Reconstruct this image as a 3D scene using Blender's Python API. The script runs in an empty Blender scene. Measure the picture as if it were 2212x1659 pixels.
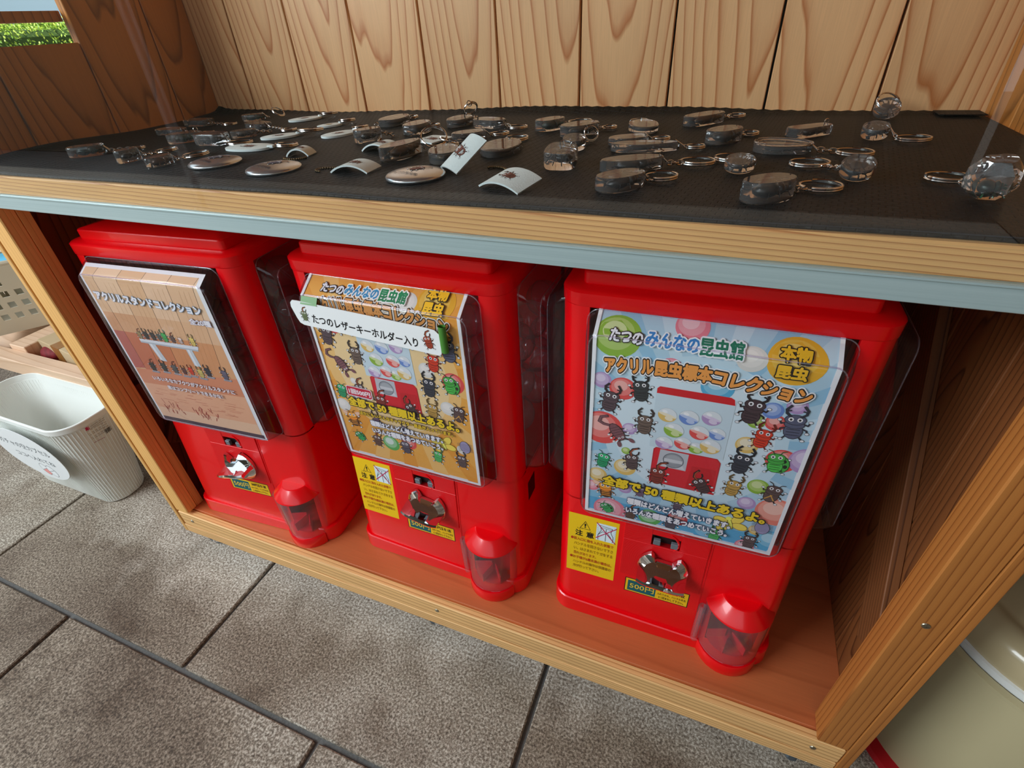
import bpy, bmesh, math, random
from math import sin, cos, pi, radians
from mathutils import Vector, Matrix
random.seed(7)
C = bpy.context.scene.collection
SC = bpy.context.scene

# ------------------------------------------------------------------ camera
cam = bpy.data.cameras.new('camera'); cam_o = bpy.data.objects.new('camera', cam); C.objects.link(cam_o)
cam_o.location = (0.36, -0.3057, 0.1012)
cam_o.rotation_euler = (0.947, 0.0528, 0.3771)
cam.sensor_width = 36; cam.sensor_fit = 'HORIZONTAL'
cam.lens = 36 * 1097.08 / 2212
cam.clip_start = 0.01; cam.clip_end = 200
SC.camera = cam_o
# ------------------------------------------------------------------ world, sun, exposure
w = bpy.data.worlds.new('world'); SC.world = w; w.use_nodes = True
wn = w.node_tree.nodes; wl = w.node_tree.links; wn.clear()
wo = wn.new('ShaderNodeOutputWorld'); bg = wn.new('ShaderNodeBackground')
bg.inputs['Color'].default_value = (0.80, 0.92, 1.0, 1); bg.inputs['Strength'].default_value = 1.35
wl.new(bg.outputs[0], wo.inputs[0])
sun = bpy.data.lights.new('sun', 'SUN'); sun.energy = 6; sun.angle = radians(1.5); sun.color = (1, 0.95, 0.85)
sun_o = bpy.data.objects.new('sun', sun); C.objects.link(sun_o)
sun_o.rotation_euler = (radians(24), radians(-16), 0)
sky = bpy.data.lights.new('open_side_daylight', 'AREA'); sky.shape = 'RECTANGLE'; sky.size = 1.2; sky.size_y = 0.6
sky.energy = 27; sky.color = (0.86, 0.95, 1.0)
sky_o = bpy.data.objects.new('open_side_daylight', sky); C.objects.link(sky_o)
sky_o.location = (-1.20, -1.05, 0.80)
sky_o.rotation_euler = (Vector((-0.05, 0.0, -0.35)) - Vector(sky_o.location)).to_track_quat('-Z', 'Y').to_euler()
SC.view_settings.view_transform = 'Standard'; SC.view_settings.look = 'None'
SC.view_settings.gamma = 1; SC.view_settings.use_curve_mapping = False
SC.view_settings.exposure = 0.30
SC.cycles.use_denoising = True
SC.cycles.max_bounces = 12; SC.cycles.transparent_max_bounces = 24; SC.cycles.sample_clamp_indirect = 6
SC.cycles.caustics_reflective = False; SC.cycles.caustics_refractive = False

# ------------------------------------------------------------------ materials
def lin(h):
    if isinstance(h, str):
        h = [int(h[i:i+2], 16) / 255 for i in (0, 2, 4)]
    return tuple(((c / 12.92) if c <= 0.04045 else ((c + 0.055) / 1.055) ** 2.4) for c in h)
MATS = {}
def base(name):
    m = bpy.data.materials.new(name); m.use_nodes = True
    return m, m.node_tree.nodes, m.node_tree.links, m.node_tree.nodes['Principled BSDF']
def plain(name, col, rough=0.5, metal=0.0, coat=0.0, bump=0.0, bscale=60, spec=0.5, trans=0.0, ior=1.45, sss=0, var=0.0):
    if name in MATS: return MATS[name]
    m, n, l, p = base(name)
    c = lin(col) if isinstance(col, str) else col
    p.inputs['Base Color'].default_value = (*c, 1); p.inputs['Roughness'].default_value = rough
    p.inputs['Metallic'].default_value = metal; p.inputs['Coat Weight'].default_value = coat
    p.inputs['Specular IOR Level'].default_value = spec
    p.inputs['Transmission Weight'].default_value = trans; p.inputs['IOR'].default_value = ior
    if bump or var:
        tc = n.new('ShaderNodeTexCoord'); nz = n.new('ShaderNodeTexNoise'); nz.inputs['Scale'].default_value = bscale
        nz.inputs['Detail'].default_value = 4
        l.new(tc.outputs['Object'], nz.inputs['Vector'])
        if bump:
            b = n.new('ShaderNodeBump'); b.inputs['Strength'].default_value = bump; b.inputs['Distance'].default_value = 0.002
            l.new(nz.outputs['Fac'], b.inputs['Height']); l.new(b.outputs[0], p.inputs['Normal'])
        if var:
            mx = n.new('ShaderNodeMix'); mx.data_type = 'RGBA'
            mx.inputs['A'].default_value = (*[x * (1 - var) for x in c], 1); mx.inputs['B'].default_value = (*[min(1, x * (1 + var)) for x in c], 1)
            l.new(nz.outputs['Fac'], mx.inputs['Factor']); l.new(mx.outputs['Result'], p.inputs['Base Color'])
    MATS[name] = m; return m
def flat(h):
    """ink colour for printed things"""
    return plain('ink_' + h, h, 0.55)

def wood(name, light, dark, axis='Z', face='Y', ring=0.011, rough=0.5, tilt=7, contrast=1.0, coat=0.0, noise=0.012, bump=0.25, shift=0.0):
    """Softwood: growth rings around a pith line behind the board, cut at a slant (flat sawn grain)."""
    m, n, l, p = base(name)
    tc = n.new('ShaderNodeTexCoord'); oi = n.new('ShaderNodeObjectInfo')
    # swap so that grain runs along local Z of the texture, board face normal is local Y
    sep = n.new('ShaderNodeSeparateXYZ'); l.new(tc.outputs['Object'], sep.inputs[0])
    comb = n.new('ShaderNodeCombineXYZ')
    oth = [a for a in 'XYZ' if a not in (axis, face)][0]
    l.new(sep.outputs[oth], comb.inputs['X']); l.new(sep.outputs[face], comb.inputs['Y']); l.new(sep.outputs[axis], comb.inputs['Z'])
    # per object shift
    r1 = n.new('ShaderNodeMath'); r1.operation = 'MULTIPLY_ADD'; r1.inputs[1].default_value = 0.10; r1.inputs[2].default_value = -0.05 + shift
    l.new(oi.outputs['Random'], r1.inputs[0])
    r2 = n.new('ShaderNodeMath'); r2.operation = 'MULTIPLY'; r2.inputs[1].default_value = 37.3; l.new(oi.outputs['Random'], r2.inputs[0])
    r3 = n.new('ShaderNodeMath'); r3.operation = 'FRACT'; l.new(r2.outputs[0], r3.inputs[0])
    r4 = n.new('ShaderNodeMath'); r4.operation = 'MULTIPLY_ADD'; r4.inputs[1].default_value = 0.06; r4.inputs[2].default_value = 0.004 + shift * .75; l.new(r3.outputs[0], r4.inputs[0])
    off = n.new('ShaderNodeCombineXYZ'); l.new(r1.outputs[0], off.inputs['X']); l.new(r4.outputs[0], off.inputs['Y']); l.new(r2.outputs[0], off.inputs['Z'])
    # warp noise stretched along the grain
    mp = n.new('ShaderNodeMapping'); mp.inputs['Scale'].default_value = (22, 22, 2.4)
    ad0 = n.new('ShaderNodeVectorMath'); ad0.operation = 'ADD'; l.new(comb.outputs[0], ad0.inputs[0]); l.new(off.outputs[0], ad0.inputs[1])
    l.new(ad0.outputs[0], mp.inputs['Vector'])
    nz = n.new('ShaderNodeTexNoise'); nz.inputs['Scale'].default_value = 1.0; nz.inputs['Detail'].default_value = 2; l.new(mp.outputs[0], nz.inputs['Vector'])
    sb = n.new('ShaderNodeVectorMath'); sb.operation = 'SUBTRACT'; sb.inputs[1].default_value = (.5, .5, .5); l.new(nz.outputs['Color'], sb.inputs[0])
    sc = n.new('ShaderNodeVectorMath'); sc.operation = 'MULTIPLY'; sc.inputs[1].default_value = (noise * 1.2, noise * 2.6, 0); l.new(sb.outputs[0], sc.inputs[0])
    # slanted pith
    rot = n.new('ShaderNodeMapping'); rot.inputs['Rotation'].default_value = (radians(tilt), radians(1.2), 0)
    l.new(comb.outputs[0], rot.inputs['Vector'])
    offxy = n.new('ShaderNodeVectorMath'); offxy.operation = 'MULTIPLY'; offxy.inputs[1].default_value = (1, 1, 0); l.new(off.outputs[0], offxy.inputs[0])
    a1 = n.new('ShaderNodeVectorMath'); a1.operation = 'ADD'; l.new(rot.outputs[0], a1.inputs[0]); l.new(offxy.outputs[0], a1.inputs[1])
    a2 = n.new('ShaderNodeVectorMath'); a2.operation = 'ADD'; l.new(a1.outputs[0], a2.inputs[0]); l.new(sc.outputs[0], a2.inputs[1])
    wv = n.new('ShaderNodeTexWave'); wv.wave_type = 'RINGS'; wv.rings_direction = 'Z'; wv.wave_profile = 'SAW'
    wv.inputs['Scale'].default_value = 0.314 / ring; wv.inputs['Distortion'].default_value = 0
    l.new(a2.outputs[0], wv.inputs['Vector'])
    ramp = n.new('ShaderNodeValToRGB'); e = ramp.color_ramp.elements
    e[0].position = 0.0; e[0].color = (0, 0, 0, 1); e[1].position = 0.93; e[1].color = (1, 1, 1, 1)
    x = e.new(0.50); x.color = (0.08, 0.08, 0.08, 1); x = e.new(0.78); x.color = (0.32, 0.32, 0.32, 1); x = e.new(1.0); x.color = (0.05, 0.05, 0.05, 1)
    l.new(wv.outputs['Fac'], ramp.inputs[0])
    # fine fibres
    mp2 = n.new('ShaderNodeMapping'); mp2.inputs['Scale'].default_value = (900, 900, 25); l.new(comb.outputs[0], mp2.inputs['Vector'])
    nf = n.new('ShaderNodeTexNoise'); nf.inputs['Scale'].default_value = 1; nf.inputs['Detail'].default_value = 1; l.new(mp2.outputs[0], nf.inputs['Vector'])
    nb = n.new('ShaderNodeTexNoise'); nb.inputs['Scale'].default_value = 6; nb.inputs['Detail'].default_value = 2; l.new(ad0.outputs[0], nb.inputs['Vector'])
    mx = n.new('ShaderNodeMix'); mx.data_type = 'RGBA'; mx.inputs['A'].default_value = (*lin(light), 1); mx.inputs['B'].default_value = (*lin(dark), 1)
    mf = n.new('ShaderNodeMath'); mf.operation = 'MULTIPLY'; mf.inputs[1].default_value = contrast; l.new(ramp.outputs[0], mf.inputs[0]); l.new(mf.outputs[0], mx.inputs['Factor'])
    hv = n.new('ShaderNodeHueSaturation')
    v1 = n.new('ShaderNodeMath'); v1.operation = 'MULTIPLY_ADD'; v1.inputs[1].default_value = 0.22; v1.inputs[2].default_value = 0.80; l.new(nf.outputs['Fac'], v1.inputs[0])
    v2 = n.new('ShaderNodeMath'); v2.operation = 'MULTIPLY_ADD'; v2.inputs[1].default_value = 0.35; v2.inputs[2].default_value = -0.06; l.new(nb.outputs['Fac'], v2.inputs[0])
    v3 = n.new('ShaderNodeMath'); v3.operation = 'ADD'; l.new(v1.outputs[0], v3.inputs[0]); l.new(v2.outputs[0], v3.inputs[1])
    v4 = n.new('ShaderNodeMath'); v4.operation = 'MULTIPLY_ADD'; v4.inputs[1].default_value = 0.16; l.new(r3.outputs[0], v4.inputs[0]); 
    v5 = n.new('ShaderNodeMath'); v5.operation = 'SUBTRACT'; v5.inputs[1].default_value = 0.08; l.new(v3.outputs[0], v5.inputs[0]); l.new(v5.outputs[0], v4.inputs[2])
    l.new(v4.outputs[0], hv.inputs['Value']); l.new(mx.outputs['Result'], hv.inputs['Color']); l.new(hv.outputs[0], p.inputs['Base Color'])
    p.inputs['Roughness'].default_value = rough; p.inputs['Coat Weight'].default_value = coat; p.inputs['Coat Roughness'].default_value = 0.3
    b = n.new('ShaderNodeBump'); b.inputs['Strength'].default_value = bump; b.inputs['Distance'].default_value = 0.0006
    l.new(ramp.outputs[0], b.inputs['Height']); l.new(b.outputs[0], p.inputs['Normal'])
    MATS[name] = m; return m

def clear_sheet(name, face_col, edge_col, rough=0.03, refl=0.9, milk=0.0):
    """thin clear plastic or glass: tinted see-through, more tint where the sheet is seen edge-on, fresnel gloss"""
    m = bpy.data.materials.new(name); m.use_nodes = True; n = m.node_tree.nodes; l = m.node_tree.links; n.clear()
    o = n.new('ShaderNodeOutputMaterial'); t = n.new('ShaderNodeBsdfTransparent'); g = n.new('ShaderNodeBsdfGlossy'); mx = n.new('ShaderNodeMixShader')
    lw = n.new('ShaderNodeLayerWeight'); lw.inputs['Blend'].default_value = 0.5
    pw = n.new('ShaderNodeMath'); pw.operation = 'POWER'; pw.inputs[1].default_value = 2.5; l.new(lw.outputs['Facing'], pw.inputs[0])
    cm = n.new('ShaderNodeMix'); cm.data_type = 'RGBA'; cm.inputs['A'].default_value = (*face_col, 1); cm.inputs['B'].default_value = (*edge_col, 1)
    l.new(pw.outputs[0], cm.inputs['Factor']); l.new(cm.outputs['Result'], t.inputs['Color'])
    p5 = n.new('ShaderNodeMath'); p5.operation = 'POWER'; p5.inputs[1].default_value = 5.0; l.new(lw.outputs['Facing'], p5.inputs[0])
    fr = n.new('ShaderNodeMath'); fr.operation = 'MULTIPLY_ADD'; fr.inputs[1].default_value = 0.96; fr.inputs[2].default_value = 0.04; l.new(p5.outputs[0], fr.inputs[0])
    mu = n.new('ShaderNodeMath'); mu.operation = 'MULTIPLY'; mu.inputs[1].default_value = refl; l.new(fr.outputs[0], mu.inputs[0])
    g.inputs['Roughness'].default_value = rough
    if milk:
        df = n.new('ShaderNodeBsdfDiffuse'); df.inputs['Color'].default_value = (.85, .82, .86, 1); m0 = n.new('ShaderNodeMixShader'); m0.inputs[0].default_value = milk
        l.new(t.outputs[0], m0.inputs[1]); l.new(df.outputs[0], m0.inputs[2]); t = m0
    l.new(mu.outputs[0], mx.inputs[0]); l.new(t.outputs[0], mx.inputs[1]); l.new(g.outputs[0], mx.inputs[2]); l.new(mx.outputs[0], o.inputs[0])
    MATS[name] = m; return m

def stone_mat():
    m, n, l, p = base('granite_paving')
    tc = n.new('ShaderNodeTexCoord'); oi = n.new('ShaderNodeObjectInfo')
    off = n.new('ShaderNodeVectorMath'); off.operation = 'MULTIPLY_ADD'; cr = n.new('ShaderNodeCombineXYZ')
    for k in 'XYZ': l.new(oi.outputs['Random'], cr.inputs[k])
    off.inputs[1].default_value = (9, 5, 3); l.new(cr.outputs[0], off.inputs[0]); l.new(tc.outputs['Object'], off.inputs[2])
    def noise(s, d, r=0.6):
        z = n.new('ShaderNodeTexNoise'); z.inputs['Scale'].default_value = s; z.inputs['Detail'].default_value = d; z.inputs['Roughness'].default_value = r
        l.new(off.outputs[0], z.inputs['Vector']); return z
    grain = noise(330, 3, 0.75); grain2 = noise(170, 2, 0.7); blot = noise(2.6, 4); blot2 = noise(7, 3)
    rg = n.new('ShaderNodeValToRGB'); e = rg.color_ramp.elements
    e[0].position = 0.34; e[0].color = (*lin('5f544a'), 1); e[1].position = 0.64; e[1].color = (*lin('f0e9de'), 1)
    x = e.new(0.50); x.color = (*lin('aca092'), 1)
    l.new(grain.outputs['Fac'], rg.inputs[0])
    st = n.new('ShaderNodeValToRGB'); e = st.color_ramp.elements
    e[0].position = 0.38; e[0].color = (*lin('8f7e6c'), 1); e[1].position = 0.64; e[1].color = (*lin('e2e0da'), 1)
    x = e.new(0.5); x.color = (*lin('b5aa9c'), 1)
    l.new(blot.outputs['Fac'], st.inputs[0])
    mu = n.new('ShaderNodeMix'); mu.data_type = 'RGBA'; mu.blend_type = 'MULTIPLY'; mu.inputs['Factor'].default_value = 0.85
    l.new(rg.outputs[0], mu.inputs['A']); l.new(st.outputs[0], mu.inputs['B'])
    dk = n.new('ShaderNodeValToRGB'); e = dk.color_ramp.elements; e[0].position = 0.56; e[0].color = (1, 1, 1, 1); e[1].position = 0.72; e[1].color = (*lin('a08a76'), 1)
    l.new(blot2.outputs['Fac'], dk.inputs[0])
    m2 = n.new('ShaderNodeMix'); m2.data_type = 'RGBA'; m2.blend_type = 'MULTIPLY'; m2.inputs['Factor'].default_value = 0.7
    l.new(mu.outputs['Result'], m2.inputs['A']); l.new(dk.outputs[0], m2.inputs['B'])
    # light on the floor at the cabinet's foot, painted as a ragged patch
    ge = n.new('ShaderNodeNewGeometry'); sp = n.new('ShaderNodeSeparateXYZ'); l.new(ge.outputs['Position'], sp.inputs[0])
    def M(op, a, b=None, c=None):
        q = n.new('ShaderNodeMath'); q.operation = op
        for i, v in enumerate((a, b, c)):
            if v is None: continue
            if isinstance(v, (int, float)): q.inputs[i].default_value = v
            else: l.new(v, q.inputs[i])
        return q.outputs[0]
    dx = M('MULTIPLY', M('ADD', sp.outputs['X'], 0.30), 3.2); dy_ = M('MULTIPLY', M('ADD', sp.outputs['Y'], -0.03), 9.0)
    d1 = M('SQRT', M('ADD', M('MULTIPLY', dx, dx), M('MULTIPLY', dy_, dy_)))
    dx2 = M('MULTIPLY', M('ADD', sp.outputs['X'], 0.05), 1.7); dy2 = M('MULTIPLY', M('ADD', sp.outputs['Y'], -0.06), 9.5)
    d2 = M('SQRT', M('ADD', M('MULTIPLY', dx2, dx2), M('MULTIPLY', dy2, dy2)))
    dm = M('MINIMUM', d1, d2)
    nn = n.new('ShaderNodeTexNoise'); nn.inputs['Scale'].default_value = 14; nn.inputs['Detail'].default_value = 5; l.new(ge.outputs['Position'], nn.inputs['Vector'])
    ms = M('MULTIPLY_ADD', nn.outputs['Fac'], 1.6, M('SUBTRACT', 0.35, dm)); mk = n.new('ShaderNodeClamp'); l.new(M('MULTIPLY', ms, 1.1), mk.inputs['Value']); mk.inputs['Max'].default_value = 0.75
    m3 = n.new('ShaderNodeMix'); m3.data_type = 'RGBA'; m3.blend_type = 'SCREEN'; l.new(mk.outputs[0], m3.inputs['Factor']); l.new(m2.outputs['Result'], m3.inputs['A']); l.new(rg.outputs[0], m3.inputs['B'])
    l.new(m3.outputs['Result'], p.inputs['Base Color']); p.inputs['Roughness'].default_value = 0.85
    b = n.new('ShaderNodeBump'); b.inputs['Strength'].default_value = 0.55; b.inputs['Distance'].default_value = 0.0015
    l.new(grain2.outputs['Fac'], b.inputs['Height']); l.new(b.outputs[0], p.inputs['Normal'])
    MATS['granite_paving'] = m; return m

def mat_weave():
    m, n, l, p = base('woven_rubber')
    tc = n.new('ShaderNodeTexCoord')
    mp = n.new('ShaderNodeMapping'); mp.inputs['Scale'].default_value = (1, 1, 1); mp.inputs['Rotation'].default_value = (0, 0, radians(8)); l.new(tc.outputs['Object'], mp.inputs['Vector'])
    br = n.new('ShaderNodeTexBrick'); br.inputs['Scale'].default_value = 1.0
    br.inputs['Brick Width'].default_value = 0.0068; br.inputs['Row Height'].default_value = 0.0046; br.inputs['Mortar Size'].default_value = 0.0006; br.inputs['Mortar Smooth'].default_value = 0.8
    br.inputs['Color1'].default_value = (0.9, 0.9, 0.9, 1); br.inputs['Color2'].default_value = (0.5, 0.5, 0.5, 1); br.inputs['Mortar'].default_value = (0, 0, 0, 1)
    l.new(mp.outputs[0], br.inputs['Vector'])
    wv = n.new('ShaderNodeTexWave'); wv.wave_type = 'BANDS'; wv.bands_direction = 'X'; wv.inputs['Scale'].default_value = 46; l.new(mp.outputs[0], wv.inputs['Vector'])
    ad = n.new('ShaderNodeMath'); ad.operation = 'MULTIPLY_ADD'; ad.inputs[1].default_value = 0.12
    l.new(wv.outputs['Fac'], ad.inputs[0]); l.new(br.outputs['Color'], ad.inputs[2])
    b = n.new('ShaderNodeBump'); b.inputs['Strength'].default_value = 0.9; b.inputs['Distance'].default_value = 0.0016
    l.new(ad.outputs[0], b.inputs['Height']); l.new(b.outputs[0], p.inputs['Normal'])
    cm = n.new('ShaderNodeMix'); cm.data_type = 'RGBA'; cm.inputs['A'].default_value = (0.002, 0.0018, 0.0018, 1); cm.inputs['B'].default_value = (0.012, 0.010, 0.009, 1)
    l.new(br.outputs['Color'], cm.inputs['Factor']); l.new(cm.outputs['Result'], p.inputs['Base Color'])
    p.inputs['Roughness'].default_value = 0.55; p.inputs['Specular IOR Level'].default_value = 0.22
    MATS['woven_rubber'] = m; return m

def alu_mat():
    m, n, l, p = base('brushed_aluminium')
    tc = n.new('ShaderNodeTexCoord'); mp = n.new('ShaderNodeMapping'); mp.inputs['Scale'].default_value = (3, 900, 900); l.new(tc.outputs['Object'], mp.inputs['Vector'])
    nz = n.new('ShaderNodeTexNoise'); nz.inputs['Scale'].default_value = 1; nz.inputs['Detail'].default_value = 3; l.new(mp.outputs[0], nz.inputs['Vector'])
    cm = n.new('ShaderNodeMix'); cm.data_type = 'RGBA'; cm.inputs['A'].default_value = (*lin('a3bcbf'), 1); cm.inputs['B'].default_value = (*lin('c6dadc'), 1)
    l.new(nz.outputs['Fac'], cm.inputs['Factor']); l.new(cm.outputs['Result'], p.inputs['Base Color'])
    p.inputs['Metallic'].default_value = 0.4; p.inputs['Roughness'].default_value = 0.4
    MATS['alu'] = m; return m

def plate_mat():
    """red plastic with fine concentric turning marks round the coin handle"""
    m, n, l, p = base('red_plate')
    p.inputs['Base Color'].default_value = (*lin('e30613'), 1); p.inputs['Roughness'].default_value = 0.4
    tc = n.new('ShaderNodeTexCoord'); mp = n.new('ShaderNodeMapping'); mp.inputs['Location'].default_value = (-0.123, 0, -0.125); l.new(tc.outputs['Object'], mp.inputs['Vector'])
    wv = n.new('ShaderNodeTexWave'); wv.wave_type = 'RINGS'; wv.rings_direction = 'Y'; wv.inputs['Scale'].default_value = 0.314 / 0.0022; l.new(mp.outputs[0], wv.inputs['Vector'])
    b = n.new('ShaderNodeBump'); b.inputs['Strength'].default_value = 0.22; b.inputs['Distance'].default_value = 0.0004
    l.new(wv.outputs['Fac'], b.inputs['Height']); l.new(b.outputs[0], p.inputs['Normal'])
    MATS['red_plate'] = m; return m

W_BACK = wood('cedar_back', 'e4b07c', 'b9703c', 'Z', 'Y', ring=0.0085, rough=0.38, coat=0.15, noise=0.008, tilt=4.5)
W_SIDE = wood('cedar_side', 'c27c38', '86501c', 'Z', 'X', ring=0.009, rough=0.4, coat=0.15, noise=0.007, tilt=5)  # shade on the side walls put into a darker base colour
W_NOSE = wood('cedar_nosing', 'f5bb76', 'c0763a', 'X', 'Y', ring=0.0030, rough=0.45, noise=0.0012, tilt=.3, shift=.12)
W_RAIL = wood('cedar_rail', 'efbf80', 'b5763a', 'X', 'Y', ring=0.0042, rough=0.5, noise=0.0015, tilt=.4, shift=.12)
W_POST_SHADED = wood('cedar_post_shaded', 'bd7838', '84420f', 'Z', 'X', ring=0.0046, rough=0.5, noise=0.004, tilt=.8, shift=.11, contrast=.85)  # post wood with the weaker light at the right painted into its colour
W_POST_LIT = wood('cedar_post_lit', 'e8b269', 'c1843d', 'Z', 'X', ring=0.0040, rough=0.5, noise=0.002, tilt=.5, contrast=.6, shift=.12)  # same wood in its brighter lit tone, for the left side
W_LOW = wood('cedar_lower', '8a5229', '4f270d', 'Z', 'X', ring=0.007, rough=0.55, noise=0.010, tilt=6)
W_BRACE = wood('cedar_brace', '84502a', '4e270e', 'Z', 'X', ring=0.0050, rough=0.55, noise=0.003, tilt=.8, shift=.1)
W_PLY = wood('plywood_floor', 'c06a3e', 'a4522c', 'X', 'Z', ring=0.045, rough=0.42, noise=0.05, tilt=10, contrast=.5, coat=0.25, bump=.02)
W_RACK = wood('pine_rack', 'e6c3a4', 'c79a74', 'X', 'Z', ring=0.012, rough=0.5, noise=0.006, tilt=2, contrast=.6)
W_DARK = plain('dark_gap', (0.012, 0.006, 0.003), 0.9)
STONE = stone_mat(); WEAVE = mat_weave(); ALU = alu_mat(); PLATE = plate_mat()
GROUT = plain('grout', '6b6a68', 0.9, bump=0.5, bscale=300, var=0.35)
RED = plain('red_plastic', 'ee0512', 0.26, spec=0.5, coat=.25)
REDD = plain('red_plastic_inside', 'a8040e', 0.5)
CHROME = plain('chrome', (0.82, 0.83, 0.85), 0.06, metal=1.0)
STEEL = plain('keyring_steel', (0.70, 0.68, 0.66), 0.16, metal=1.0)
BRASS = plain('old_brass', (0.16, 0.11, 0.055), 0.3, metal=1.0)
BLACK = plain('black_plastic', (0.012, 0.012, 0.013), 0.35)
GREYP = plain('grey_plastic', '70757c', 0.4)
LEATH = plain('pale_leather', 'e4ecea', 0.55, bump=0.15, bscale=900)
PAPER = plain('paper_white', 'f4f7f8', 0.35)
COVER = clear_sheet('clear_cover', (0.985, 0.98, 0.99), (0.46, 0.34, 0.52), 0.03, 0.95, .012)
FLAP = clear_sheet('clear_flap', (0.93, 0.92, 0.94), (0.62, 0.52, 0.66), 0.08, 1.0, .07)
CAPS = clear_sheet('clear_capsule', (0.965, 0.96, 0.97), (0.66, 0.60, 0.68), 0.08, 1.0, .07)
GLASS = clear_sheet('case_glass', (0.985, 0.992, 0.99), (0.90, 0.96, 0.95), 0.0, 1.0)
RESIN = plain('clear_resin', (0.90, 0.88, 0.88), 0.03, trans=.94, ior=1.46)

# ------------------------------------------------------------------ mesh helpers
def new_obj(name, bm, mats, parent=None, smooth=False, loc=None, rot=None):
    me = bpy.data.meshes.new(name); bm.normal_update(); bm.to_mesh(me); bm.free()
    for m in (mats if isinstance(mats, (list, tuple)) else [mats]): me.materials.append(m)
    if smooth:
        me.shade_smooth()
        try: me.set_sharp_from_angle(angle=radians(smooth if smooth is not True else 40))
        except Exception: pass
    o = bpy.data.objects.new(name, me); C.objects.link(o)
    if parent is not None: o.parent = parent
    if loc is not None: o.location = loc
    if rot is not None: o.rotation_euler = rot
    return o
def thing(name, label, cat, loc=(0, 0, 0), rot=(0, 0, 0), group=None):
    o = bpy.data.objects.new(name, None); C.objects.link(o); o.empty_display_size = 0.02
    o.location = loc; o.rotation_euler = rot; o['label'] = label; o['category'] = cat
    if group: o['group'] = group
    return o
def struct(o): o['kind'] = 'structure'; return o
def box(bm, x0, x1, y0, y1, z0, z1, bev=0.0, mi=0):
    vs = [bm.verts.new((x, y, z)) for x in (x0, x1) for y in (y0, y1) for z in (z0, z1)]
    fs = [bm.faces.new([vs[i] for i in f]) for f in ((0, 1, 3, 2), (4, 6, 7, 5), (0, 4, 5, 1), (2, 3, 7, 6), (0, 2, 6, 4), (1, 5, 7, 3))]
    for f in fs: f.material_index = mi
    if bev:
        es = list({e for f in fs for e in f.edges})
        r = bmesh.ops.bevel(bm, geom=es, offset=bev, segments=1, affect='EDGES')
        for f in r['faces']: f.material_index = mi
def board(name, x0, x1, y0, y1, z0, z1, mat, parent=None, bev=0.0008):
    """box object with its origin at its own centre, so every board has its own grain"""
    cx, cy, cz = (x0 + x1) / 2, (y0 + y1) / 2, (z0 + z1) / 2
    bm = bmesh.new(); box(bm, x0 - cx, x1 - cx, y0 - cy, y1 - cy, z0 - cz, z1 - cz, bev)
    return new_obj(name, bm, mat, parent, loc=(cx, cy, cz))
def loft(bm, rings, close=True, cap0=True, cap1=True, mi=0):
    """rings: lists of points, equal length"""
    R_ = [[bm.verts.new(p) for p in r] for r in rings]; k = len(R_[0]); out = []
    for a, b in zip(R_, R_[1:]):
        for i in range(k if close else k - 1):
            j = (i + 1) % k
            out.append(bm.faces.new((a[i], a[j], b[j], b[i])))
    if cap0: out.append(bm.faces.new(R_[0][::-1]))
    if cap1: out.append(bm.faces.new(R_[-1]))
    for f in out: f.material_index = mi
    return R_
def rrect(x0, x1, y0, y1, r, seg=5, z=0.0):
    pts = []
    for cx, cy, a0 in ((x1 - r, y0 + r, -90), (x1 - r, y1 - r, 0), (x0 + r, y1 - r, 90), (x0 + r, y0 + r, 180)):
        for i in range(seg + 1):
            a = radians(a0 + 90 * i / seg); pts.append((cx + r * cos(a), cy + r * sin(a), z))
    return pts
def tube(bm, pts, r, n=8, closed=False, mi=0, cap=True):
    P = [Vector(p) for p in pts]; k = len(P); rings = []
    rr = r if isinstance(r, (list, tuple)) else [r] * k
    up = Vector((0, 0, 1))
    for i, p in enumerate(P):
        t = (P[(i + 1) % k] - P[i - 1]) if closed else (P[min(i + 1, k - 1)] - P[max(i - 1, 0)])
        if t.length < 1e-9: t = Vector((0, 0, 1))
        t.normalize(); a = t.cross(up)
        if a.length < 0.05: a = t.cross(Vector((0, 1, 0)))
        a.normalize(); b = t.cross(a)
        rings.append([bm.verts.new(p + (a * cos(2 * pi * j / n) + b * sin(2 * pi * j / n)) * rr[i]) for j in range(n)])
    m = k if closed else k - 1
    for i in range(m):
        A, B = rings[i], rings[(i + 1) % k]
        for j in range(n):
            f = bm.faces.new((A[j], A[(j + 1) % n], B[(j + 1) % n], B[j])); f.material_index = mi
    if not closed and cap:
        for f in (bm.faces.new(rings[0][::-1]), bm.faces.new(rings[-1])): f.material_index = mi
def torus(bm, c, R, r, normal=(0, 0, 1), n=22, m=6, mi=0, lift=0.0, a0=0, a1=360):
    N = Vector(normal).normalized(); u = N.cross(Vector((0, 1, 0)))
    if u.length < 0.1: u = N.cross(Vector((1, 0, 0)))
    u.normalize(); v = N.cross(u); full = (a1 - a0) >= 360
    k = n if full else n + 1
    pts = [Vector(c) + (u * cos(radians(a0 + (a1 - a0) * i / n)) + v * sin(radians(a0 + (a1 - a0) * i / n))) * R + N * (lift * i / n) for i in range(k)]
    tube(bm, pts, r, m, closed=full, mi=mi)
def ball(bm, c, r, seg=12, rings=8, sc=(1, 1, 1), mi=0):
    n0 = len(bm.faces)
    M = Matrix.Translation(c) @ Matrix.Diagonal((r * sc[0], r * sc[1], r * sc[2], 1))
    g = bmesh.ops.create_uvsphere(bm, u_segments=seg, v_segments=rings, radius=1, matrix=M)
    for v in g['verts']:
        for f in v.link_faces: f.material_index = mi
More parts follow.
